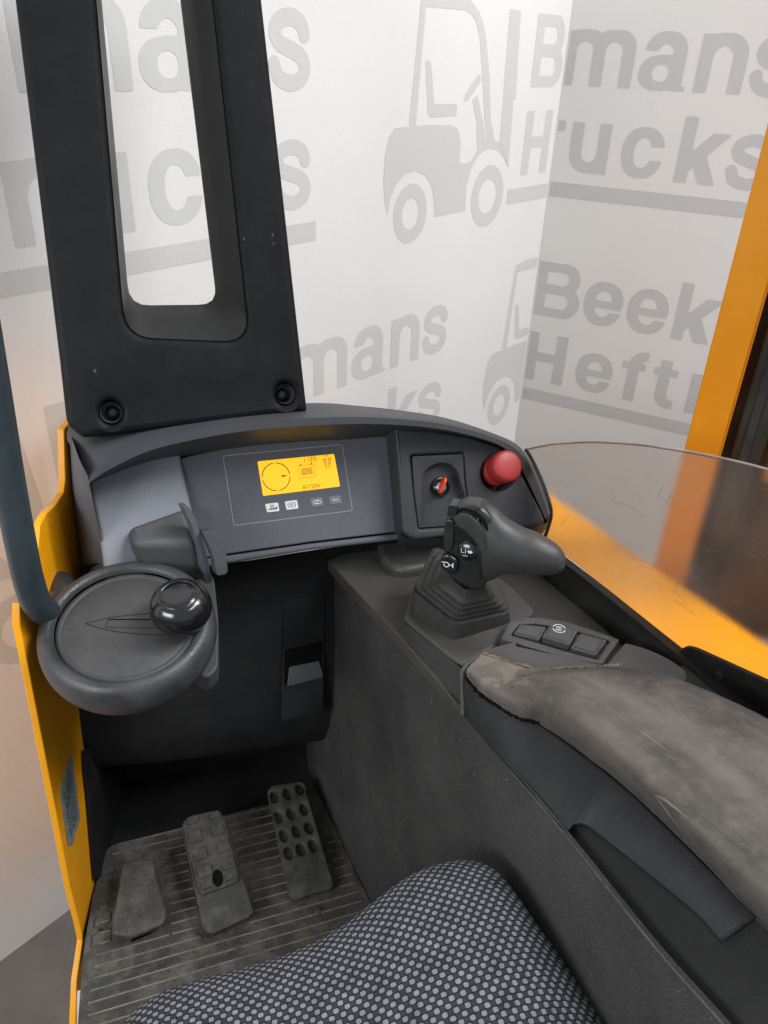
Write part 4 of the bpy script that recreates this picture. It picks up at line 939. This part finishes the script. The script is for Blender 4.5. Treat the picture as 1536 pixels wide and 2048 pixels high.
md = ARM.modifiers.new('dents', 'DISPLACE'); md.texture = dm; md.strength = .006; md.mid_level = .5; md.texture_coords = 'GLOBAL'
rj = random.Random(5)
tp = resample([p + V((0, 0, .002)) for p in aR[:5]], 60)
tube('torn_edge', [p + V((rj.uniform(-.0016, .0016), rj.uniform(-.0016, .0016), 0)) for p in tp], [rj.uniform(.0008, .0026) for _ in range(50)], 'foam', ARM, n=6)
tp = resample([p + V((-.001, -.001, -.001)) for p in aL[:5]], 60)
tube('torn_edge', [p + V((rj.uniform(-.0018, .0018), rj.uniform(-.0018, .0018), 0)) for p in tp], [rj.uniform(.0006, .0026) for _ in range(50)], 'hole', ARM, n=6)
# upper side panel under the arm rest and recessed door below
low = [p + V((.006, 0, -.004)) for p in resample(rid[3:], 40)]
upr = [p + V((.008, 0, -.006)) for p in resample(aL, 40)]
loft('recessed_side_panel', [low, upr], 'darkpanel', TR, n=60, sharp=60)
Mb = ZP([(930, 1428, .826), (1000, 1510, .832), (1100, 1626, .839), (1132, 1663, .842), (1140, 1652, .846), (1156, 1645, .849), (1172, 1648, .850), (1273, 1726, .857), (1340, 1780, .861), (1397, 1826, .864), (1425, 1858, .864), (1445, 1882, .864)])
Mt = ZP([(930, 1356, .866), (956, 1384, .868), (1000, 1416, .870), (1040, 1438, .872), (1078, 1447, .874), (1190, 1527, .880), (1273, 1597, .883), (1376, 1698, .886), (1440, 1762, .886), (1500, 1822, .886), (1512, 1834, .886)])
SPN = loft('armrest_side_panel', [Mt, [a.lerp(b, .05) + V((-.001, -.001, .001)) for a, b in zip(resample(Mt, 60, False), resample(Mb, 60, False))], [a.lerp(b, .95) + V((-.001, -.001, .001)) for a, b in zip(resample(Mt, 60, False), resample(Mb, 60, False))], Mb], 'panelgrey', TR, n=60, smooth_rows=False, sharp=60)
sm = SPN.modifiers.new('solid', 'SOLIDIFY'); sm.thickness = .006; sm.offset = 0
tube('ridge_bead', [p + V((-.001, 0, .0005)) for p in resample(rid, 50)], .0019, 'ridge', CW, n=8)

# --- seam and rail on the outer side
RL = Plane((0, 0, .868), (1, 0, 0), (0, 0, 1))
ro = [(1072, 1070), (1209, 1173), (1370, 1302), (1536, 1432), (1700, 1560)]; ri = [(1060, 1105), (1122, 1155), (1205, 1222), (1290, 1298), (1400, 1398), (1560, 1560)]
railA = [Pz(x, y, .868) for x, y in ro]
railm = [Pz(x, y, .872) for x, y in [(1066, 1078), (1200, 1182), (1358, 1312), (1520, 1445), (1680, 1580)]]
railg = [Pz(x, y, .858) for x, y in [(1062, 1090), (1180, 1186), (1335, 1316), (1480, 1450), (1640, 1590)]]
railB = [Pz(x, y, .850) for x, y in ri]; railC = [p + V((-.003, 0, -.02)) for p in railB]
loft('side_rail', [[p + V((.003, .002, -.05)) for p in railA], railA, railm, railg, railB, railC], 'railblack', TR, n=50, sharp=40)

# --- clear scratched side screen standing on the rail
g0 = Pz(1072, 1070, .866); g1 = Pz(1370, 1302, .866); gd = (g1 - g0); gd.z = 0; gd.normalize(); gn = V((gd.y, -gd.x, 0))
if gn.dot(CAM - g0) < 0: gn = -gn
GP = Plane(g0 + gn * -.004, gd if True else gd, gn)
garc = [(1052, 899), (1100, 889), (1140, 886), (1180, 884), (1230, 886), (1280, 890), (1330, 897), (1380, 905), (1430, 915), (1480, 926), (1536, 941), (1600, 962), (1680, 1000), (1760, 1060)]
gl_b = [(1760, 1610), (1536, 1434), (1370, 1304), (1209, 1176), (1090, 1080), (1095, 1052), (1101, 1022), (1087, 977), (1066, 926)]
GO = slab('clear_side_screen', GP, GP.pxs(garc + gl_b), .004, 'screen', TR, smooth=False)
rs = random.Random(3); i_ = Ink(GP, .0004)
for k in range(70):
    x = rs.uniform(1240, 1530) if k % 3 else rs.uniform(1120, 1500); y = rs.uniform(935, 1240)
    if y > 1050 + (x - 1100) * .62: y -= 170
    L_ = rs.uniform(4, 34) if k % 7 else rs.uniform(40, 70); an = rad(rs.choice((25, 30, 35, 28, 22, 32, -60, 75)) + rs.uniform(-5, 5)); bd = rs.uniform(-.25, .25)
    pts = []; px_, py_ = x, y
    for q in range(6): pts.append(GP.px(px_, py_)); px_ += math.cos(an) * L_ / 5; py_ += math.sin(an) * L_ / 5; an += bd / 5
    i_.line(pts, rs.choice((.00025, .0003, .0005)))
i_.done('scratches', 'scratch', GO)['kind'] = 'stuff'
tube('screen_top_edge', [GP.to3(*GP.px(x, y), -.002) for x, y in garc], .0016, 'edge', GO, n=8, res=60)
tube('screen_side_edge', [GP.to3(*GP.px(x, y), -.002) for x, y in ((1050, 899), (1066, 926), (1088, 977), (1101, 1022), (1096, 1052), (1086, 1080))], .0034, 'pod', GO, n=8, res=30)
BR = slab('rail_bracket', GP, rpoly(GP.pxs([(1366, 1330), (1374, 1310), (1376, 1292), (1386, 1287), (1402, 1291), (1536, 1351), (1760, 1450), (1760, 1660), (1536, 1490)]), .003, 4), .006, 'railblack', TR, h=.012, bevel=.0015)
u, v_ = GP.px(1452, 1345); lathe('bracket_screw', GP.to3(u, v_, .012), GP.n, [(.006, 0), (.0055, .002), (0, .0028)], 'steel', BR, n=16)
box8('bracket_foot', [Pz(1366, 1335, .86), Pz(1760, 1660, .86), Pz(1700, 1780, .86), Pz(1330, 1400, .86)], [Pz(1366, 1330, .868), Pz(1760, 1655, .868), Pz(1700, 1775, .866), Pz(1330, 1395, .866)], 'railblack', BR)

# --- orange battery deck beyond the screen and the mast
DK = Plane((0, 0, .74), (1, 0, 0), (0, 0, 1))
deck = DK.pxs([(1000, 915), (1094, 982), (1310, 1132), (1536, 1289), (1900, 1545), (1900, 1800), (1500, 1500), (1080, 1150), (900, 1000)])
slab('battery_deck', DK, deck, .3, 'yellow', TR, bevel=.004)
pA = Pz(1309, 1130, .741); vx = V((1, 0, 0)); cdir = (pA - CAM); cdir.z = 0; cdir.normalize(); side = V((cdir.y, -cdir.x, 0))
def vbox(name, a, b, dpt, mat, z0=.70, z1=2.6, parent=TR, off=0, back=.0, **k):
    c = [pA + side * a + cdir * back, pA + side * b + cdir * back, pA + side * b + cdir * (back + dpt), pA + side * a + cdir * (back + dpt)]
    return box8(name, [V((p.x, p.y, z0)) for p in c], [V((p.x, p.y, z1)) for p in c], mat, parent, **k)
MS = vbox('mast_post', 0, .052, .012, 'mastyellow', bevel=.002)
vbox('post_return', .046, .056, .08, 'mastyellow', back=.0125, parent=MS, bevel=.002)
vbox('mast_back_flange', .054, .14, .01, 'brown', back=.09, parent=MS)
MC = vbox('inner_mast_channel', .070, .118, .05, 'steel', back=.03, bevel=.006)
vbox('channel_lip', .082, .096, .006, 'steel', back=.0235, parent=MC, bevel=.002)
vbox('outer_mast_post', .128, .30, .04, 'mastyellow', z0=.93, back=.02, bevel=.003)
vbox('carriage_plate', .05, .42, .02, 'brown', z0=.55, z1=1.02, back=.14, bevel=.002)

# --- yellow side plate on the left
sa, sb_, sc_ = PY(135, 845, 1.06), PY(75, 1110, .88), Pz(162, 1860, .35)
sn = (sb_ - sa).cross(sc_ - sa); sn = sn if sn.x > 0 else -sn
SX = Plane(sa, (0, 1, 0), sn)
spx = [(138, 846), (128, 858), (131, 960), (128, 985), (112, 1010), (92, 1028), (80, 1050), (76, 1110), (70, 1170), (58, 1205), (40, 1205), (40, 1250), (60, 1350), (85, 1480), (112, 1620), (140, 1770), (160, 1850), (166, 1880), (154, 1960), (150, 2060), (150, 2400)]
def sq(x, y): u, v = SX.px(x, y); return (u, v)
edgeL = [sq(x, y) for x, y in spx]
umax = .20
outl = edgeL + [(umax, edgeL[-1][1]), (umax, edgeL[0][1])]
outl = [(min(u, umax), v) for u, v in outl]
PLT = slab('side_plate', SX, outl, .009, 'yellow', TR, bevel=.0012, seg=2)
slab('footwell_lining', SX, SX.up(.008).pxs([(172, 1500), (173, 1536), (180, 1600), (193, 1757), (205, 1762), (330, 1640), (420, 1500), (300, 1440)]), .006, 'knee', TR, h=.008, bevel=.001)
# data plate
SD = SX.up(.0012)
dp = SD.pxs([(142, 1506), (152, 1570), (160, 1636), (144, 1690), (136, 1690), (121, 1580)])
DP = slab('data_plate', SX, dp, .001, 'plate', TR, h=.0015)
i_ = Ink(SX.up(.0029))
a, b, c_, d = [V(SX.up(.0016).px(*p)) for p in ((141, 1530), (124, 1585), (140, 1684), (156, 1636))]
for r in range(11):
    t = (r + .8) / 12; l = b.lerp(c_, t); q = a.lerp(d, t); x = .06
    while x < .9:
        w_ = random.uniform(.06, .2); i_.line([l.lerp(q, x), l.lerp(q, min(x + w_, .94))], .0022); x += w_ + .06
i_.done('printed_text', 'platetext', DP)
# outer lower body side, pale strip below the sill
box8('lower_sill', [V((-.19, -.2, -.1)), V((-.176, -.2, -.1)), V((-.176, .72, -.1)), V((-.19, .72, -.1))], [V((-.19, -.2, .30)), V((-.176, -.2, .30)), V((-.176, .72, .30)), V((-.19, .72, .30))], 'iconwhite', TR)
# grab rail
gx = -.185
pts = [PY(-260, -500, .80), PY(-170, 0, .80), PY(-80, 400, .80), PY(-45, 600, .80), PY(-12, 790, .80), PY(15, 950, .80), PY(42, 1090, .80), PY(57, 1160, .80), PY(74, 1208, .805), PY(94, 1222, .83), PY(116, 1205, .88), PY(126, 1195, .93)]
tube('grab_rail', pts, .0165, 'rail', TR, n=20, res=90)
lathe('rail_mount', PY(128, 1190, .90), (0.25, -1, .1), [(.02, -.03), (.02, .01), (.017, .016), (0, .017)], 'steel', TR, n=24)

# --- steering column, wheel and paddle lever
colm = empty('steering_column'); colm.parent = TR
lo = [PY(262, 1062, .93), PY(376, 1016, .93), PY(425, 1165, .87), PY(290, 1175, .86)]
# housing: sloping top, front and right faces
hv = [PY(256, 1056, .915), PY(370, 1014, .915), PY(392, 1086, .872), PY(264, 1086, .872), PY(406, 1150, .875), PY(290, 1150, .875),
      PY(250, 1100, .95), PY(385, 1040, .95), PY(412, 1150, .93), PY(300, 1185, .93)]
hf = [(0, 3, 2, 1), (3, 5, 4, 2), (1, 2, 4, 8, 7), (0, 6, 9, 5, 3), (0, 1, 7, 6), (6, 7, 8, 9), (5, 9, 8, 4)]
bm = bmesh.new(); vv = [bm.verts.new(p) for p in hv]
for f in hf: bm.faces.new([vv[i] for i in f])
bmobj('column_housing', bm, 'housing', colm, bevel=.009, seg=4, sharp=50)
cov = [(366, 1014), (378, 1013), (392, 1040), (405, 1080), (418, 1128), (424, 1165), (412, 1168), (408, 1148), (398, 1100), (384, 1052)]
CP = Plane(PY(395, 1080, .866), (1, 0, 0), (.25, -.95, .2))
slab('cover_strip', CP, rpoly(CP.pxs(cov), .002, 3), .02, 'face', colm, bevel=.0015)
PLP = Plane(PY(430, 1105, .85), (1, 0, 0), (.15, -.95, .35))
slab('paddle_lever', PLP, rpoly(PLP.pxs([(404, 1063), (424, 1062), (441, 1080), (452, 1104), (456, 1142), (452, 1149), (436, 1152), (432, 1146), (428, 1118), (418, 1092)]), .003, 4), .022, 'dash', colm, bevel=.003, seg=4)
ARMP = Plane(Pz(300, 1140, .862), (1, 0, 0), (0, -math.sin(rad(12)), math.cos(rad(12))))
slab('column_arm', ARMP, rpoly(ARMP.pxs([(196, 1148), (262, 1100), (300, 1085), (412, 1122), (428, 1150), (436, 1230), (436, 1330), (412, 1352), (330, 1300), (200, 1250)]), .01, 5), .03, 'dash', colm, h=-.006, bevel=.003, seg=4)

wn = V((-.02, -math.sin(rad(13)), math.cos(rad(13)))).normalized()
wc = Pz(258, 1262, .885)
WR = .105
prof = [(0, -.028), (.060, -.030), (.088, -.024), (.100, -.012), (WR, .002), (.1035, .012), (.098, .019), (.090, .0215), (.084, .020), (.080, .0155), (.0775, .013), (.0755, .0125), (.050, .0128), (0, .0128)]
def smoothprof(p, k=5):
    q = resample([(a, b, 0) for a, b in p], len(p) * k, True); return [(max(v.x, 0), v.y) for v in q]
WH = empty('steering_wheel'); WH.parent = TR
pr = smoothprof([(.055, -.046), (.080, -.043), (.095, -.034), (.1025, -.016), (.1035, .002), (.101, .013), (.096, .0195), (.0905, .0215), (.0855, .019), (.0825, .014)])
lathe('rim', wc, wn, pr, 'leather', WH, n=96, sharp=80, cap=False)
lathe('wheel_underside', wc, wn, [(.0, -.05), (.056, -.046)], 'dash', WH, n=60, cap=False)
lathe('hub_disc', wc, wn, [(.0825, .0095), (.0805, .0125), (.076, .0130), (.0745, .0118), (.073, .0128), (.04, .0132), (0, .0134)], 'disc', WH, n=80, sharp=60)
WPn = Plane(wc + wn * .0135, (1, 0, 0), wn)
# engraved leaf shape and slot on the disc
i_ = Ink(WPn, .0001)
tip = WPn.px(172, 1247); rgt = WPn.px(345, 1225); rgb = WPn.px(335, 1270)
def bez(a, b, c, n=16): return [((1 - t) ** 2 * a[0] + 2 * t * (1 - t) * b[0] + t * t * c[0], (1 - t) ** 2 * a[1] + 2 * t * (1 - t) * b[1] + t * t * c[1]) for t in [i / n for i in range(n + 1)]]
i_.line(bez(tip, WPn.px(230, 1228), rgt), .0007); i_.line(bez(tip, WPn.px(225, 1270), rgb), .0007)
i_.line([WPn.px(216, 1239), WPn.px(330, 1239)], .0016); i_.line([WPn.px(212, 1255), WPn.px(330, 1256)], .0005); i_.line([WPn.px(216, 1240), WPn.px(211, 1255)], .0005)
i_.done('engraved_line', 'hole', WH)
# knob: base, waist, ball ring with flat cap
kbx = WPn.px(368, 1246); kb = WPn.to3(kbx[0], kbx[1], 0)
kax = (wn * .9 + V((-.05, -.12, .35))).normalized()
KN_ = lathe('spinner_knob', kb, kax, smoothprof([(.014, -.004), (.013, .003), (.020, .006), (.030, .014), (.0355, .026), (.0355, .036), (.032, .046), (.026, .0525), (.0215, .0545)], 5) + [(.0208, .0538), (.0202, .0545), (.014, .0552), (0, .0555)], 'gloss', WH, n=72, sharp=70)

# --- seat cushion with checked cover
S = [(150, 2140, .70), (240, 2046, .70), (300, 1992, .70), (400, 1955, .70), (500, 1929, .70), (600, 1893, .705), (680, 1850, .71), (740, 1804, .72), (800, 1758, .73), (850, 1733, .735), (900, 1719, .74), (950, 1718, .74), (988, 1736, .74), (1020, 1770, .735), (1062, 1830, .73), (1110, 1897, .72), (1160, 1972, .71), (1215, 2056, .705), (1290, 2170, .70)]
Sp = resample(ZP(S), 90)
ctr = V((.10, -.05, .735))
prof_s = [(-.06, -.16), (-.035, -.10), (-.015, -.05), (-.004, -.02), (0, 0), (.02, .012), (.05, .0215), (.10, .030), (.17, .035), (.26, .036), (.38, .035), (.55, .03), (.75, .025), (.93, .02)]
rows = []
for t, dz in prof_s:
    row = []
    for p in Sp:
        d = ctr - p; d.z = 0
        if t < 0: q = p - d.normalized() * (t * .2) ; q = V((q.x, q.y, p.z + dz))
        else: q = p + d * t; q.z = p.z * (1 - t) + ctr.z * t + dz * (1 if t < .6 else .9)
        row.append(q)
    rows.append(row)
n_s = 90; vs = [p for r in rows for p in r]; fs = []; uvs = []
ref = 8
for r in range(len(rows)):
    for i in range(n_s):
        base = rows[ref][i]; dd = (Sp[i] - ctr); dd.z = 0; dd.normalize(); L_ = 0
        if r < ref:
            for k in range(ref, r, -1): L_ += (rows[k][i] - rows[k - 1][i]).length
            uvs.append((base.x + dd.x * L_, base.y + dd.y * L_))
        else: uvs.append((rows[r][i].x, rows[r][i].y))
for r in range(len(rows) - 1):
    for i in range(n_s - 1): fs.append((r * n_s + i, r * n_s + i + 1, (r + 1) * n_s + i + 1, (r + 1) * n_s + i))
SEAT = mesh('seat_cushion', vs, fs, 'fabric', TR, sharp=180, sub=1)
uvl = SEAT.data.uv_layers.new(name='UVMap'); PER = .0109
for lp in SEAT.data.loops:
    u, v = uvs[lp.vertex_index]; a = rad(0); uvl.data[lp.index].uv = ((u * math.cos(a) - v * math.sin(a)) / PER, (u * math.sin(a) + v * math.cos(a)) / (PER * 1.0))
